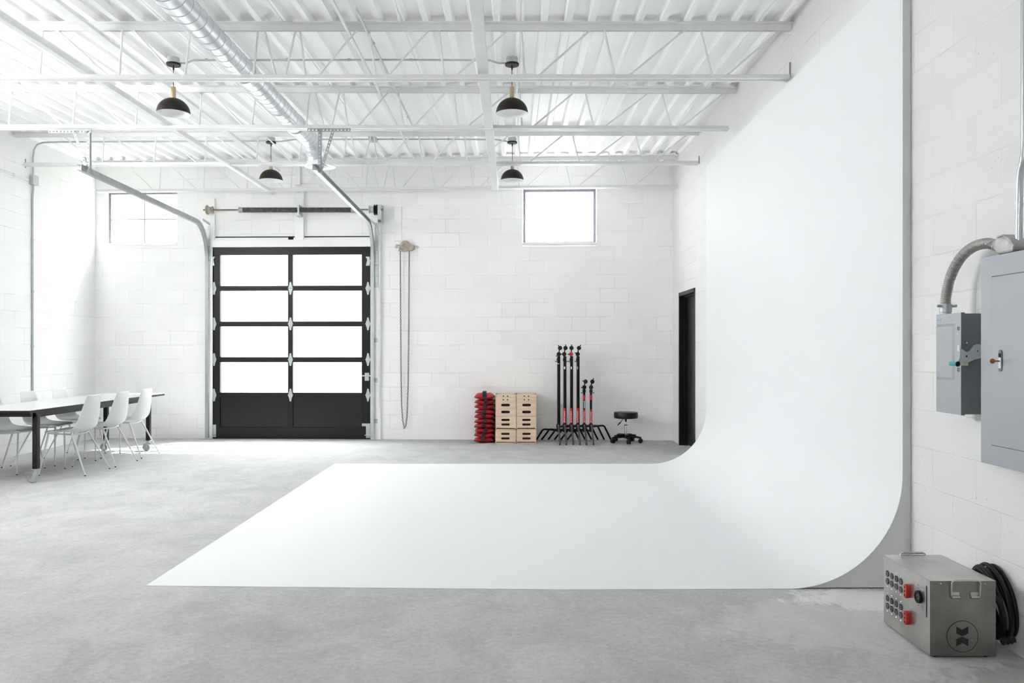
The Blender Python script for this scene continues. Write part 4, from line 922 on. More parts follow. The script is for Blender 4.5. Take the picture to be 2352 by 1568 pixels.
# ------------------------------------------------------------------ light stands
st = [(1283.0, 'tall', 0), (1297.2, 'tall', 1), (1312.6, 'tall', 1), (1327.6, 'tall', 1), (1342.6, 'short', 1), (1358.2, 'short', 1)]
slab_ = ['tall black light stand without red sleeve, closest to the plywood boxes', 'tall black light stand with red sleeve, next to the one without a sleeve', 'tall black light stand with a red top knuckle and red sleeve', 'tall black light stand with red sleeve, next to the shorter stands',
         'short black light stand with red sleeve and white-lettered black collar', 'short black light stand with red sleeves, closest to the stool']
YC = 11.44
for i, (px, kd, sl) in enumerate(st):
    x = at(px, 990, 11.38).x
    g = thing('light_stand', slab_[i], 'light stand', loc=(x, YC, 0), group='light stands folded in a row')
    r = 0.0165
    def zz(py): return at(px, py, YC).z
    top = zz(818) if kd == 'tall' else zz(893)
    obj('column', MB().cyl((x, YC, 0.20), (x, YC, top), r, 16), BLACKM, g, smooth=True)
    obj('riser', MB().cyl((x + (0.016 if kd == 'tall' else 0.0), YC + 0.016, 0.22), (x + (0.016 if kd == 'tall' else 0), YC + 0.016, top + 0.0), 0.0125, 12), BLACKM, g, smooth=True)
    obj('hub', MB().lathe([(0, 0.0), (0.024, 0.0), (0.024, 0.06), (0.029, 0.065), (0.029, 0.10), (0.021, 0.115), (0, 0.115)], (x, YC, 0.150), (0, 0, 1), 16), BLACKM, g, smooth=True)
    # knuckles at the top
    kx = x + (0.012 if i == 0 else 0.002 * i if kd == 'tall' else 0.008)
    pys = (799, 813) if kd == 'tall' else (876, 889)
    for q, py in enumerate(pys):
        cxk = kx + (0.012 if q == 0 and i != 2 else -0.006 if q else 0.0); cz = zz(py)
        hd = obj('grip_head', MB().lathe([(0, -0.028), (0.024, -0.028), (0.030, -0.022), (0.030, -0.004), (0.024, 0), (0.030, 0.004), (0.030, 0.022), (0.020, 0.028), (0, 0.028)], (cxk, YC - 0.005, cz), (0.1, 1, 0), 20), REDS if (i == 2 and q == 1) else BLACKM, g, smooth=True)
        ang = [2.2, 1.57, 1.57, 1.1, 2.9, 1.3][i] + q * (1.6 if kd == 'tall' else 0.3)
        mb = MB(); p = Vector((cxk, YC - 0.03, cz)); e = p + Vector((math.cos(ang) * 0.042, 0, math.sin(ang) * 0.042)); mb.cyl(p, e, 0.005, 8); mb.cyl(e - Vector((0, 0.012, 0)), e + Vector((0, 0.012, 0)), 0.008, 8)
        obj('t_handle', mb, BLACKM, hd)
    obj('stud', MB().cyl((kx, YC, top - 0.01), (kx, YC, zz(pys[0])), 0.008, 8), BLACKM, g)
    mb = MB(); zk = zz(826) if kd == 'tall' else zz(898)
    mb.cyl((x, YC, zk - 0.02), (x, YC, zk + 0.02), 0.023, 12); s = [-1, 1, -1, -1, -1, 1][i]
    mb.cyl((x + s * 0.02, YC - 0.01, zk - 0.03), (x + s * 0.045, YC - 0.015, zk - 0.018), 0.005, 6)
    obj('clamp_collar', mb, BLACKM, g, smooth=True)
    if sl:
        z1_ = zz(937) if kd == 'tall' else zz(940); z0_ = zz(971)
        s_ = obj('sleeve', MB().cyl((x, YC, z0_), (x, YC, z1_), r + 0.0012, 20), REDS, g, smooth=True)
        s_['label'] = 'red lettered sleeve'
        text_mesh('lettering', 'MATTHEWS', 0.025, WTXT, s_, (x, YC - r - 0.0022, (z0_ + z1_) / 2 - 0.004), (0, 0, 1), (-1, 0, 0), 0.0006)
        mb = MB(); c_ = Vector((x, YC - r - 0.0028, z0_ + 0.018)); mb.prism([(-0.008, -0.008), (0.0, -0.002), (0.008, -0.008), (0.008, 0.008), (0, 0.002), (-0.008, 0.008)], c_, (1, 0, 0), (0, 0, 1), (0, 0.001, 0)); obj('emblem', mb, WTXT, s_)
    if kd == 'short':
        a_, b_ = zz(918), zz(907); tag(obj('collar_band', MB().cyl((x, YC, a_), (x, YC, b_), r + 0.003, 20), REDS, g, smooth=True), 'red collar')
        if i == 4: mb = MB(); mb.box((x - 0.005, YC - r - 0.003, zz(937)), (x + 0.005, YC - r + 0.002, zz(920))); tag(obj('label_strip', mb, WTXT, g), 'narrow white label strip')
    elif i in (1, 2, 3):
        a_ = zz(847); mb = MB(); w = 0.009 if i != 3 else 0.004; mb.box((x - 0.008, YC - r - 0.0025, a_ - 0.003), (x - 0.008 + 2 * w, YC - r + 0.004, a_ + 0.033)); tag(obj('label_patch', mb, WTXT, g), 'small white label')
    else:
        a_ = zz(835); tag(obj('label_band', MB().cyl((x, YC, a_ - 0.005), (x, YC, a_ + 0.005), r + 0.001, 16), WTXT, g), 'thin white band')
    # three folded legs: one to the camera, two out along the wall
    Yw = 11.70
    obj('leg', MB().tube([(x, YC - 0.015, 0.235), (x, YC - 0.05, 0.245), (x + 0.001, YC - 0.10, 0.225), (x + 0.002, YC - 0.15, 0.17), (x + 0.003, 11.10, 0.012)], 0.0135, 10), mat('worn_black_leg', (0.07, 0.07, 0.07), 0.45) if i == 0 else bpy.data.materials['worn_black_leg'], g, smooth=True)
    for s, hz in ((-1, 0.165), (1, 0.218)):
        Yk = Yw - 0.02
        obj('leg', MB().tube([(x + s * 0.01, YC + 0.01, hz), (x + s * 0.10, YC + 0.12, hz + 0.004), (x + s * 0.185, Yk - 0.06, hz + 0.004), (x + s * 0.215, Yk - 0.02, hz - 0.012), (x + s * 0.232, Yk, hz - 0.045), (x + s * (0.298 if i == 0 and s < 0 else 0.312), Yw, 0.012)], 0.0125, 10), BLACKM, g, smooth=True)

# ------------------------------------------------------------------ stool
cxs, cys = at(1438, 990, 11.40).x, 11.42
sl = thing('rolling_stool', 'black round stool on five casters with chrome lift, by the side door', 'stool', loc=(cxs, cys, 0))
zs1 = 0.432; R = 0.168
obj('seat', MB().lathe([(0, 0), (R - 0.012, 0), (R - 0.002, 0.006), (R, 0.014), (R, 0.074), (R - 0.004, 0.082), (R - 0.014, 0.086), (0, 0.088)], (cxs, cys, zs1 - 0.088), (0, 0, 1), 48), LEATH, sl, smooth=True)
obj('seat_mount', MB().lathe([(0, 0), (0.011, 0), (0.014, 0.03), (0.03, 0.045), (0.06, 0.052), (0, 0.052)], (cxs, cys, zs1 - 0.14), (0, 0, 1), 24), BLACKM, sl, smooth=True)
obj('gas_lift', MB().cyl((cxs, cys, 0.22), (cxs, cys, zs1 - 0.12), 0.011, 20), CHROME, sl, smooth=True)
cl_ = obj('outer_tube', MB().cyl((cxs, cys, 0.10), (cxs, cys, 0.245), 0.020, 20), CHROME, sl, smooth=True)
obj('lift_collar', MB().cyl((cxs, cys, 0.243), (cxs, cys, 0.253), 0.024, 20), BLACKM, sl, smooth=True)
obj('lift_lever', MB().tube([(cxs - 0.03, cys - 0.02, 0.345), (cxs - 0.085, cys - 0.08, 0.295), (cxs - 0.09, cys - 0.085, 0.29), (cxs - 0.13, cys - 0.11, 0.255)], [0.004, 0.004, 0.009, 0.006], 8), BLACKM, sl, smooth=True)
sb = obj('base', MB().lathe([(0, 0), (0.03, 0), (0.032, 0.05), (0.024, 0.056), (0, 0.056)], (cxs, cys, 0.065), (0, 0, 1), 24), BLACKM, sl, smooth=True)
for k in range(5):
    a = -PI / 2 + k * 2 * PI / 5 + 0.05; d = Vector((math.cos(a), math.sin(a), 0)); c = Vector((cxs, cys, 0))
    mb = MB(); mb.beam(c + d * 0.01 + Vector((0, 0, 0.100)), c + d * 0.14 + Vector((0, 0, 0.094)), 0.052, 0.050); mb.beam(c + d * 0.13 + Vector((0, 0, 0.088)), c + d * 0.215 + Vector((0, 0, 0.072)), 0.034, 0.026)
    am = obj('star_arm', mb, BLACKM, sl, bevel=0.005)
    w = c + d * 0.205; s_ = d.cross(Vector((0, 0, 1)))
    cs_ = obj('caster', MB().lathe([(0.010, -0.004), (0.026, -0.004), (0.031, -0.008), (0.032, -0.020), (0.028, -0.026), (0, -0.027)], w + Vector((0, 0, 0.032)), s_, 20), RUBBER, am, smooth=True)
    obj('caster', MB().lathe([(0.010, 0.004), (0.026, 0.004), (0.031, 0.008), (0.032, 0.020), (0.028, 0.026), (0, 0.027)], w + Vector((0, 0, 0.032)), s_, 20), RUBBER, am, smooth=True)
    obj('caster_stem', MB().cyl(w + Vector((0, 0, 0.030)), w + Vector((0, 0, 0.075)), 0.008, 10), CHROME, am, smooth=True)

# ------------------------------------------------------------------ portable power box
x0, x1, y0, y1, zb, zt = 1.776, 2.056, 3.459, 3.896, 0.010, 0.330
pb = thing('power_distribution_box', 'stainless steel power box with outlets standing on the floor', 'power box', loc=((x0 + x1) / 2, (y0 + y1) / 2, 0))
obj('case', MB().box((x0 + 0.0015, y0 + 0.0015, zb), (x1 - 0.0015, y1 - 0.0015, zt - 0.004)), STAIN, pb, bevel=0.003)
mb = MB(); mb.box((x0, y0, zt - 0.003), (x1, y1, zt)); mb.box((x0, y0, zt - 0.024), (x0 + 0.0014, y1, zt - 0.002)); mb.box((x1 - 0.0014, y0, zt - 0.024), (x1, y1, zt - 0.002)); mb.box((x0, y0, zt - 0.024), (x1, y0 + 0.0014, zt - 0.002)); mb.box((x0, y1 - 0.0014, zt - 0.024), (x1, y1, zt - 0.002))
lid = obj('lid', mb, STAIN, pb)
tag(obj('end_shade_skin', MB().box((x0 + 0.0003, y0 + 0.0004, zb + 0.0005), (x1 - 0.0003, y0 + 0.0012, zt - 0.0245)), STAIN_SHADED, pb), 'end face skin with shade put into its colour')  # dark skin paints shade onto the box's near end
tag(obj('lid_shade_skin', MB().box((x0 + 0.0003, y0 - 0.0006, zt - 0.024), (x1 - 0.0003, y0 - 0.0001, zt - 0.0008)), STAIN_SHADED, pb), 'lid front skin with shade put into its colour')  # the same painted shade along the lid's front edge
for (x, y) in ((x0 + 0.03, y0 + 0.03), (x1 - 0.03, y0 + 0.03), (x0 + 0.03, y1 - 0.03), (x1 - 0.03, y1 - 0.03)): obj('foot', MB().cyl((x, y, 0), (x, y, zb + 0.001), 0.012, 12), RUBBER, pb)
mb = MB()
for x in (x0 + 0.0445, x1 - 0.046): mb.lathe([(0, 0.0), (0.0045, 0.0), (0.003, 0.003), (0, 0.004)], (x, y0, zt - 0.012), (0, -1, 0), 10)
obj('lid_screw', mb, CHROME, lid)
def bail(yf, s, name_z):
    hx0, hx1 = x0 + 0.0865, x0 + 0.208; zl = zt - 0.068; zh = zt + (0.004 if s < 0 else 0.006); o = s * 0.011; r = 0.0035
    h = obj('handle', MB().tube([(hx0 + 0.03, yf + o * 0.5, zl), (hx0 + 0.004, yf + o * 0.5, zl), (hx0, yf + o * 0.6, zl + 0.006), (hx0, yf + o, zh - 0.012), (hx0 + 0.004, yf + o, zh - 0.003), (hx0 + 0.014, yf + o, zh), (hx1 - 0.014, yf + o, zh), (hx1 - 0.004, yf + o, zh - 0.003), (hx1, yf + o, zh - 0.012), (hx1, yf + o * 0.6, zl + 0.006), (hx1 - 0.004, yf + o * 0.5, zl), (hx1 - 0.03, yf + o * 0.5, zl)], r, 10), STAIN, pb, smooth=True)
    for (a, c_) in ((hx0 + 0.003, hx0 + 0.037), (hx1 - 0.037, hx1 - 0.003)):
        mb = MB(); mb.cyl((a, yf + o * 0.5, zl), (c_, yf + o * 0.5, zl), 0.0065, 12); mb.box((a, yf, zl), (c_, yf + s * 0.002, zl + 0.020)); obj('handle_clip', mb, STAIN, h, smooth=True)
    h2 = obj('grip_bar', MB().cyl((hx0 + 0.018, yf + o, zh), (hx1 - 0.012, yf + o, zh), 0.0055, 12), STAIN, h, smooth=True)
bail(y0, -1, 0); bail(y1, 1, 0)
# emblem on the near end
cl = Vector((1.776 + (2210.3 - 2136) / 540.6, y0 - 0.0012, H - (1461 - 801) / 540.6)); mb = MB()
ring = [(cl.x + 0.0665 * math.cos(2 * PI * k / 64), cl.y + 0.001, cl.z + 0.0665 * math.sin(2 * PI * k / 64)) for k in range(64)]
b = mb.b; A = []; B = []
for k in range(64):
    a = 2 * PI * k / 64; A.append(b.verts.new((cl.x + 0.0672 * math.cos(a), cl.y, cl.z + 0.0672 * math.sin(a)))); B.append(b.verts.new((cl.x + 0.0650 * math.cos(a), cl.y, cl.z + 0.0650 * math.sin(a))))
for k in range(64): b.faces.new((A[k], A[(k + 1) % 64], B[(k + 1) % 64], B[k]))
f2 = [b.verts.new(v.co + Vector((0, 0.0012, 0))) for v in A]
for k in range(64): b.faces.new((A[k], f2[k], f2[(k + 1) % 64], A[(k + 1) % 64]))
for sg in (1, -1):
    for half in (((-0.0255, 0.0415), (-0.0005, 0.0275), (-0.0005, 0.0008), (-0.0255, 0.0125)), ((-0.0005, 0.0275), (0.0245, 0.0415), (0.0245, 0.0125), (-0.0005, 0.0008))):
        mb.prism([(x, z * sg) for x, z in half], cl, (1, 0, 0), (0, 0, 1), (0, 0.0012, 0))
tag(obj('emblem', mb, mat('black_emblem_ink', (0.006, 0.006, 0.006), 0.6), pb), 'black round emblem with two notched flags')
for dx in (-0.042, 0.043):
    for dz in (0.012, -0.016): obj('rivet', MB().lathe([(0, 0), (0.003, 0), (0.002, 0.002), (0, 0.003)], (cl.x + dx, y0 + 0.001, cl.z + dz), (0, -1, 0), 8), CHROME, pb)
# outlets on the long side
xo = x0 + 0.0008
def duplex(y, z):
    mb = MB()
    for s in (-1, 1):
        mb.cyl((xo - 0.0022, y, z + s * 0.0178), (xo + 0.002, y, z + s * 0.0178), 0.0148, 20)
    d = obj('duplex_outlet', mb, OUTB, pb, smooth=True)
    mb = MB()
    for s in (-1, 1):
        c = z + s * 0.0178
        mb.box((xo - 0.0029, y - 0.008, c - 0.001), (xo - 0.0021, y - 0.0055, c + 0.008)); mb.box((xo - 0.0029, y + 0.0055, c - 0.001), (xo - 0.0021, y + 0.008, c + 0.007)); mb.cyl((xo - 0.0029, y, c - 0.008), (xo - 0.0021, y, c - 0.008), 0.0026, 8)
    tag(obj('slots', mb, mat('outlet_slot', (0.26, 0.22, 0.22), 0.4) if 'outlet_slot' not in bpy.data.materials else bpy.data.materials['outlet_slot'], d), 'contact slots')
    mb = MB()
    for s in (-1, 0, 1): mb.lathe([(0, 0), (0.0024, 0), (0.0016, 0.0015), (0, 0.002)], (x0, y, z + s * 0.0425), (-1, 0, 0), 8)
    obj('screw', mb, CHROME, d)
for z in (0.2345, 0.1180):
    for y in (3.852, 3.808, 3.764, 3.720): duplex(y, z)
for z in (0.2330, 0.1135):
    yc = 3.640; q = ell(yc, z, 0.0001, 0.0001, 2)
    q = []
    for k in range(9): a = PI * k / 8; q.append((yc + 0.013 * math.cos(a), z + 0.019 + 0.012 * math.sin(a)))
    for k in range(9): a = PI + PI * k / 8; q.append((yc + 0.013 * math.cos(a), z - 0.019 + 0.012 * math.sin(a)))
    mb = MB(); mb.prism(q, (x0 - 0.020, 0, 0), (0, 1, 0), (0, 0, 1), (0.021, 0, 0))
    rd = obj('red_outlet', mb, REDO, pb, bevel=0.002)
    mb = MB()
    for s in (-1, 0, 1): mb.cyl((x0 - 0.0205, yc, z + s * 0.018), (x0 - 0.0195, yc, z + s * 0.018), 0.0045, 12)
    tag(obj('socket_hole', mb, DARKHOLE, rd), 'dark socket holes')
mb = MB(); c = (x0 + 0.001, 3.548, 0.235)
tw = obj('twist_lock_outlet', mb.lathe([(0, 0), (0.027, 0), (0.027, 0.010), (0.0255, 0.013), (0.018, 0.013), (0.017, 0.009), (0, 0.009)], c, (-1, 0, 0), 28), RUBBER, pb, smooth=True)
mb = MB()
for k in range(4): a = k * PI / 2 + 0.4; p = Vector((x0 - 0.0090, 3.548 + 0.010 * math.cos(a), 0.235 + 0.010 * math.sin(a))); mb.box(p - Vector((0.0006, 0.003, 0.005)), p + Vector((0.0006, 0.003, 0.005)))
tag(obj('contact', mb, mat('grey_contacts', (0.13, 0.13, 0.14), 0.4), tw), 'grey contact slots')
mb = MB()
for (y, z) in ((3.560, 0.284), (3.560, 0.272), (3.522, 0.282), (3.522, 0.270), (3.560, 0.196), (3.524, 0.200), (3.524, 0.190)): mb.lathe([(0, 0), (0.004, 0), (0.0028, 0.003), (0, 0.004)], (x0 + 0.001, y, z), (-1, 0, 0), 10)
obj('panel_screw', mb, GALVD, pb)
obj('cover_seam', MB().box((x0 - 0.0004, 3.4885, 0.165), (x0 + 0.002, 3.4915, 0.300)), DARKHOLE, pb)
# coiled cable leaning between box and wall
mb = MB(); pts = []
N_ = 7
for i in range(N_ * 40 + 1):
    a = 2 * PI * i / 40; k = i / 40; rr = 0.128 + 0.012 * math.sin(k * 2.1 + 1) + 0.007 * (k % 2)
    yy = 3.585 + rr * 0.66 * math.cos(a) + 0.045 * math.sin(a) - 0.01 * math.sin(k * 1.7); z_ = 0.205 + (rr - 0.004) * math.sin(a) * 1.02
    xx = 2.076 + 0.0115 * k + 0.010 * math.sin(a * 0.5 + k) + 0.02 * (0.5 - 0.5 * math.sin(a))* 0.6
    pts.append((min(xx, XR(yy) - 0.012), yy, max(z_, 0.012)))
obj_c = thing('power_cable', 'thick black cable coiled between the power box and the wall', 'cable', loc=(2.12, 3.55, 0))
obj('cable_coil', MB().tube(pts, 0.0095, 10), RUBBER, obj_c, smooth=True)
obj('cable_coil', MB().tube([(2.060, 3.53, 0.262), (2.078, 3.50, 0.250), (2.095, 3.48, 0.20), (2.100, 3.49, 0.13), (2.085, 3.52, 0.085), (2.060, 3.54, 0.075)], 0.0095, 10), RUBBER, obj_c, smooth=True)
obj('strain_relief', MB().lathe([(0.0125, 0)] + [(0.0125 + (0.004 if q % 2 else 0), 0.008 * (q + 1)) for q in range(7)] + [(0.0, 0.06)], (2.125, 3.44, 0.088), (-1, 0.15, -0.25), 14), RUBBER, obj_c)

# ------------------------------------------------------------------ safety switch box, flexible conduit, breaker panel
Xd, Yd1_, Yd2_, zD0, zD1 = 2.02, 3.664, 3.878, 1.017, 1.478
sw = thing('safety_switch', 'grey safety switch box with lever arm on the wall below the flexible conduit', 'switch box', loc=(2.1, 3.77, zD0))
obj('case', MB().box((Xd + 0.012, Yd1_ + 0.004, zD0 + 0.003), (XR(3.77) - 0.001, Yd2_ - 0.002, zD1 - 0.003)), PANELD, sw, bevel=0.002)
lidp = MB().box((Xd, Yd1_, zD0), (Xd + 0.010, Yd2_, zD1))
dor = obj('door', lidp, PANEL, sw, bevel=0.002)
obj('door_flange', MB().box((Xd + 0.0005, Yd1_ - 0.0015, zD0 - 0.001), (Xd + 0.017, Yd1_ + 0.004, zD1 + 0.001)), PANELD, dor)
mb = MB(); yA, yB, zA, zB = 3.712, 3.868, 1.17, 1.432                     # raised embossed field
b = mb.b; o4 = [(yA, zA), (yB, zA), (yB, zB), (yA, zB)]; i4 = [(yA + 0.014, zA + 0.014), (yB - 0.010, zA + 0.014), (yB - 0.010, zB - 0.014), (yA + 0.014, zB - 0.014)]
O = [b.verts.new((Xd + 0.0005, y, z)) for y, z in o4]; I = [b.verts.new((Xd - 0.007, y, z)) for y, z in i4]
for k in range(4): b.faces.new((O[k], O[(k + 1) % 4], I[(k + 1) % 4], I[k]))
b.faces.new(I); obj('embossed_field', mb, PANEL, dor)
tag(obj('maker_label', MB().box((Xd - 0.0008, 3.834, 1.447), (Xd + 0.001, 3.872, 1.458)), TEAL, sw), 'small teal label')
text_mesh('label_lettering', 'SIEMENS', 0.0085, WTXT, sw, (Xd - 0.0012, 3.853, 1.4522), (0, -1, 0), (0, 0, 1), 0.0003)
def loop_frame(y, z, w, h, t=0.0022, x=Xd - 0.001):
    m_ = MB()
    for q in ((y - w, z - h, y + w, z - h + t), (y - w, z + h - t, y + w, z + h), (y - w, z - h, y - w + t, z + h), (y + w - t, z - h, y + w, z + h)): m_.box((x, q[0], q[1]), (x + 0.002, q[2], q[3]))
    return m_
obj('indicator', loop_frame(3.683, 1.407, 0.007, 0.008), BLACKM, sw); obj('indicator', loop_frame(3.683, 1.221, 0.007, 0.0085), BLACKM, sw)
mb = MB()
for k in range(6): mb.box((Xd - 0.0008, 3.684 + 0.006 * (k % 2), 1.372 + 0.0065 * (k // 2)), (Xd + 0.001, 3.687 + 0.006 * (k % 2), 1.3755 + 0.0065 * (k // 2)))
obj('rating_marks', mb, WTXT, sw)
obj('latch_window', MB().box((Xd - 0.003, 3.672, 1.305), (Xd + 0.002, 3.690, 1.332)), ZINC, sw, bevel=0.003)
# lever: zinc arm swinging on the box's near side, teal and black grip
YL = Yd1_ - 0.004; s_ = Yd1_ / F
def lp(px, py): p = at(px, py, YL); return (p.x, p.z)
mb = MB()
poly = [lp(2204, 798), lp(2220, 809), lp(2226, 806), lp(2236, 793), lp(2243, 790), lp(2253, 790), lp(2253, 822), lp(2237, 826), lp(2208, 839), lp(2196, 837), lp(2203, 822)]
mb.prism(poly[:0] + [(p[0], p[1]) for p in poly], (0, YL, 0), (1, 0, 0), (0, 0, 1), (0, -0.003, 0))
lev = obj('lever_arm', mb, ZINC, sw)
c = at(2245.5, 806, YL - 0.004); obj('pivot_bolt', MB().lathe([(0, 0), (0.006, 0), (0.005, 0.004), (0, 0.006)], c, (0, -1, 0), 12), CHROME, sw)
c = at(2219, 787, YL + 0.002); obj('bolt', MB().lathe([(0, 0), (0.006, 0), (0.005, 0.005), (0, 0.006)], c, (0, -1, 0), 6), CHROME, sw)
c = at(2220, 818, YL - 0.004); tag(obj('hole_mark', MB().cyl(c, c + Vector((0, -0.001, 0)), 0.004, 10), DARKHOLE, lev), 'dark hole')
mb = MB(); a = at(2211, 835, YL - 0.005); mb.box(a + Vector((-0.004, -0.004, -0.009)), a + Vector((0.024, 0.002, 0.006))); obj('padlock_tab', mb, mat('cream_zinc', (0.62, 0.62, 0.50), 0.5, 0.3), sw, bevel=0.002)
c = at(2198, 835.5, YL - 0.02); d = Vector((-0.5, 0.75, 0.05)).normalized()
obj('lever_grip', MB().cyl(c, c + d * 0.03, 0.010, 16), mat('teal_grip', (0.12, 0.48, 0.52), 0.45), lev, smooth=True)
tag(obj('grip_cap', MB().lathe([(0, -0.006), (0.009, -0.005), (0.0125, 0.0), (0.0115, 0.006), (0, 0.007)], c - d * 0.002, -d, 20), RUBBER, lev, smooth=True), 'black grip end')
for r_ in (0.021, 0.026):
    c = at(2240, 928, Yd1_ + 0.004); ring = [c + Vector((r_ * math.cos(2 * PI * k / 32), -0.0002, r_ * math.sin(2 * PI * k / 32))) for k in range(32)]
    obj('knockout_ring', MB().tube(ring, 0.0007, 5, closed=True), mat('knockout_line', (0.12, 0.13, 0.14), 0.5) if 'knockout_line' not in bpy.data.materials else bpy.data.materials['knockout_line'], sw)
# flexible conduit
fx = thing('flexible_conduit', 'ribbed metal flexible conduit arching from the switch box to the breaker panel', 'conduit', loc=(2.06, 3.87, zD1))
ctrl = [(2171.5, 716, 3.87), (2172, 692, 3.87), (2175, 668, 3.865), (2182, 640, 3.85), (2193, 613, 3.82), (2209, 589, 3.775), (2229, 571, 3.71), (2252, 561, 3.64), (2272, 559, 3.58), (2290, 564, 3.53)]
cp = [at(*c) for c in ctrl]
def spline(P, n):
    out = []
    for i in range(len(P) - 1):
        p0 = P[max(i - 1, 0)]; p1 = P[i]; p2 = P[i + 1]; p3 = P[min(i + 2, len(P) - 1)]
        for k in range(n):
            t = k / n; out.append(0.5 * ((2 * p1) + (-p0 + p2) * t + (2 * p0 - 5 * p1 + 4 * p2 - p3) * t * t + (-p0 + 3 * p1 - 3 * p2 + p3) * t ** 3))
    return out + [P[-1]]
cs_ = spline(cp, 40); acc = [0]
for a, b_ in zip(cs_[:-1], cs_[1:]): acc.append(acc[-1] + (b_ - a).length)
def along(s):
    for i in range(len(acc) - 1):
        if acc[i + 1] >= s: t = (s - acc[i]) / max(acc[i + 1] - acc[i], 1e-9); return cs_[i].lerp(cs_[i + 1], t)
    return cs_[-1]
tot = acc[-1]; pr, rr = [], []; pitch = 0.0098; s = 0.0
while s < tot:
    for f, r_ in ((0.0, 0.0200), (0.22, 0.0236), (0.62, 0.0240), (0.84, 0.0200)):
        if s + f * pitch <= tot: pr.append(along(s + f * pitch)); rr.append(r_)
    s += pitch
obj('ribbed_hose', MB().tube(pr, rr, 24), mat('ribbed_zinc', (0.46, 0.45, 0.43), 0.38, 0.8), fx, smooth=True, angle=60)
b0 = at(2171.5, 705, 3.87)
obj('hose_collar', MB().lathe([(0.0, 0.0), (0.0255, 0.0), (0.0255, 0.012), (0.0275, 0.014), (0.0275, 0.040), (0.0255, 0.048), (0.0255, 0.052), (0, 0.052)], (b0.x, b0.y, zD1 - 0.002), (0, 0, 1), 28), GALV, fx, smooth=True)
for s_ in (-1, 1): obj('collar_screw', MB().cyl((b0.x + s_ * 0.026, b0.y - 0.012, zD1 + 0.040), (b0.x + s_ * 0.046, b0.y - 0.012, zD1 + 0.041), 0.0065, 10), GALV, fx)
# breaker panel
Xp, Yp1, Yp0, zp0, zp1 = 2.05, 3.56, 2.95, 0.820, 1.712
pn = thing('breaker_panel', 'large grey electrical panel with brass key mounted on the block wall', 'electrical panel', loc=(2.1, 3.25, zp0))
obj('back_box', MB().box((Xp + 0.006, Yp0 + 0.02, zp0 + 0.02), (XR(2.95) - 0.002, Yp1 - 0.02, zp1 - 0.012)), PANELD, pn)
obj('front_cover', MB().box((Xp, Yp0, zp0), (Xp + 0.006, Yp1, zp1)), PANEL, pn, bevel=0.0015)
yD, zDa, zDb = 3.478, H - (1021 - 801) * 3.478 / F, H + (801 - 636) * 3.478 / F
dpl = obj('panel_door', MB().box((Xp - 0.0025, Yp0 + 0.06, zDa), (Xp + 0.001, yD, zDb)), PANEL, pn, bevel=0.012)
mb = MB(); mb.box((Xp - 0.0006, Yp0 + 0.056, zDa - 0.003), (Xp + 0.001, yD + 0.003, zDb + 0.003)); obj('door_seam', mb, mat('seam_shadow_gasket', (0.10, 0.11, 0.12), 0.6), pn, bevel=0.012)
def xp(px): return F * (Xp - 0.003) / (px - CX)
yk = xp(2298.5); zk1, zk0 = H - (803 - 801) * yk / F, H - (853 - 801) * yk / F; zkm = (zk0 + zk1) / 2
mb = MB(); q = []
rk = 0.0115
for k in range(13): a = PI * k / 12; q.append((yk + rk * math.cos(a), zk1 - rk + rk * math.sin(a)))
for k in range(13): a = PI + PI * k / 12; q.append((yk + rk * math.cos(a), zk0 + rk + rk * math.sin(a)))
lk = obj('lock_plate', mb.prism(q, (Xp - 0.0065, 0, 0), (0, 1, 0), (0, 0, 1), (0.005, 0, 0)), mat('dark_grey_lock', (0.14, 0.14, 0.16), 0.4), pn, bevel=0.001)
tag(obj('latch_slide', MB().box((Xp - 0.0080, yk - 0.008, zkm - 0.032), (Xp - 0.006, yk + 0.008, zkm + 0.013)), PLASTW, lk), 'pale latch slide')
tag(obj('slide_recess', MB().box((Xp - 0.0078, yk - 0.008, zkm + 0.0135), (Xp - 0.006, yk + 0.008, zkm + 0.031)), DARKHOLE, lk), 'black recess')
kk = Vector((Xp - 0.008, yk, H - (829 - 801) * yk / F))
mb = MB(); mb.cyl(kk, kk + Vector((-0.022, 0, 0)), 0.0028, 10); mb.lathe([(0, -0.004), (0.009, -0.004), (0.0105, -0.002), (0.0105, 0.002), (0.009, 0.004), (0, 0.004)], kk + Vector((-0.030, 0.0, 0)), (0.25, 1, 0), 24)
tag(obj('key', mb, mat('old_brass_key', (0.36, 0.17, 0.06), 0.3, 0.9), lk, smooth=True), 'brass key')
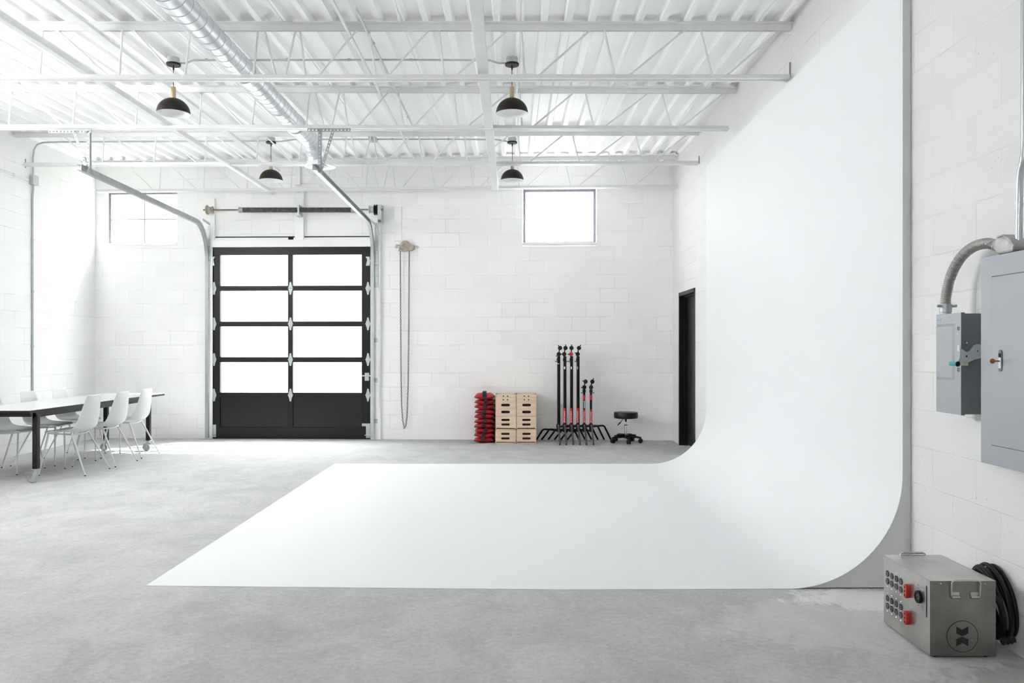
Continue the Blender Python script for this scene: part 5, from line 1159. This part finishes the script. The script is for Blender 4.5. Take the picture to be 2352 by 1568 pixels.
# LB fitting and rising pipe above the panel
lb = thing('conduit_elbow', 'cast metal pulling elbow on top of the grey electrical panel', 'conduit fitting', loc=(2.1, 3.45, zp1))
Yl = 3.43; A = at(2292, 563, 3.53); Bp = Vector((2.080, 3.455, zp1 + 0.050)); 
mb = MB(); mb.tube([A, A.lerp(Bp, 0.35), A.lerp(Bp, 0.7), Bp], [0.0255, 0.027, 0.028, 0.027], 24)
obj('elbow_body', mb, mat('cast_aluminium', (0.46, 0.46, 0.455), 0.5, 0.6, var=0.25, scale=20), lb, smooth=True)
CAST = bpy.data.materials['cast_aluminium']
yz = [(3.440, 1.7125), (3.335, 1.7125), (3.328, 1.742), (3.355, 1.766), (3.405, 1.789), (3.450, 1.784), (3.472, 1.758), (3.462, 1.735)]
obj('elbow_housing', MB().prism(yz, (2.048, 0, 0), (0, 1, 0), (0, 0, 1), (0.066, 0, 0)), CAST, lb, bevel=0.010)
yz = [(3.338, 1.752), (3.356, 1.769), (3.405, 1.7935), (3.446, 1.7905), (3.446, 1.784), (3.405, 1.787), (3.358, 1.763), (3.340, 1.746)]
obj('elbow_cover', MB().prism(yz, (2.050, 0, 0), (0, 1, 0), (0, 0, 1), (0.062, 0, 0)), CAST, lb, bevel=0.002)
mb = MB(); mb.cyl(A + Vector((-0.024, 0.0, 0.004)), A + Vector((-0.034, -0.01, 0.004)), 0.006, 8); mb.cyl(A + Vector((-0.03, -0.005, 0.0)), A + Vector((-0.03, -0.005, -0.03)), 0.002, 6); obj('clamp_screw', mb, GALVD, lb)
pp = [at(2341, 578, 3.36), at(2340, 520, 3.36), at(2341, 450, 3.36), at(2343, 400, 3.35), at(2350, 365, 3.33), at(2353, 300, 3.33), at(2353, -60, 3.33)]
pp[0] = Vector((2.090, 3.36, zp1 + 0.04))
conduit('riser_pipe', spline([Vector(p) for p in pp], 6), 0.0142, 'grey steel pipe rising up the wall from the panel elbow', mat('grey_galv_pipe', (0.50, 0.53, 0.55), 0.35, 0.7))
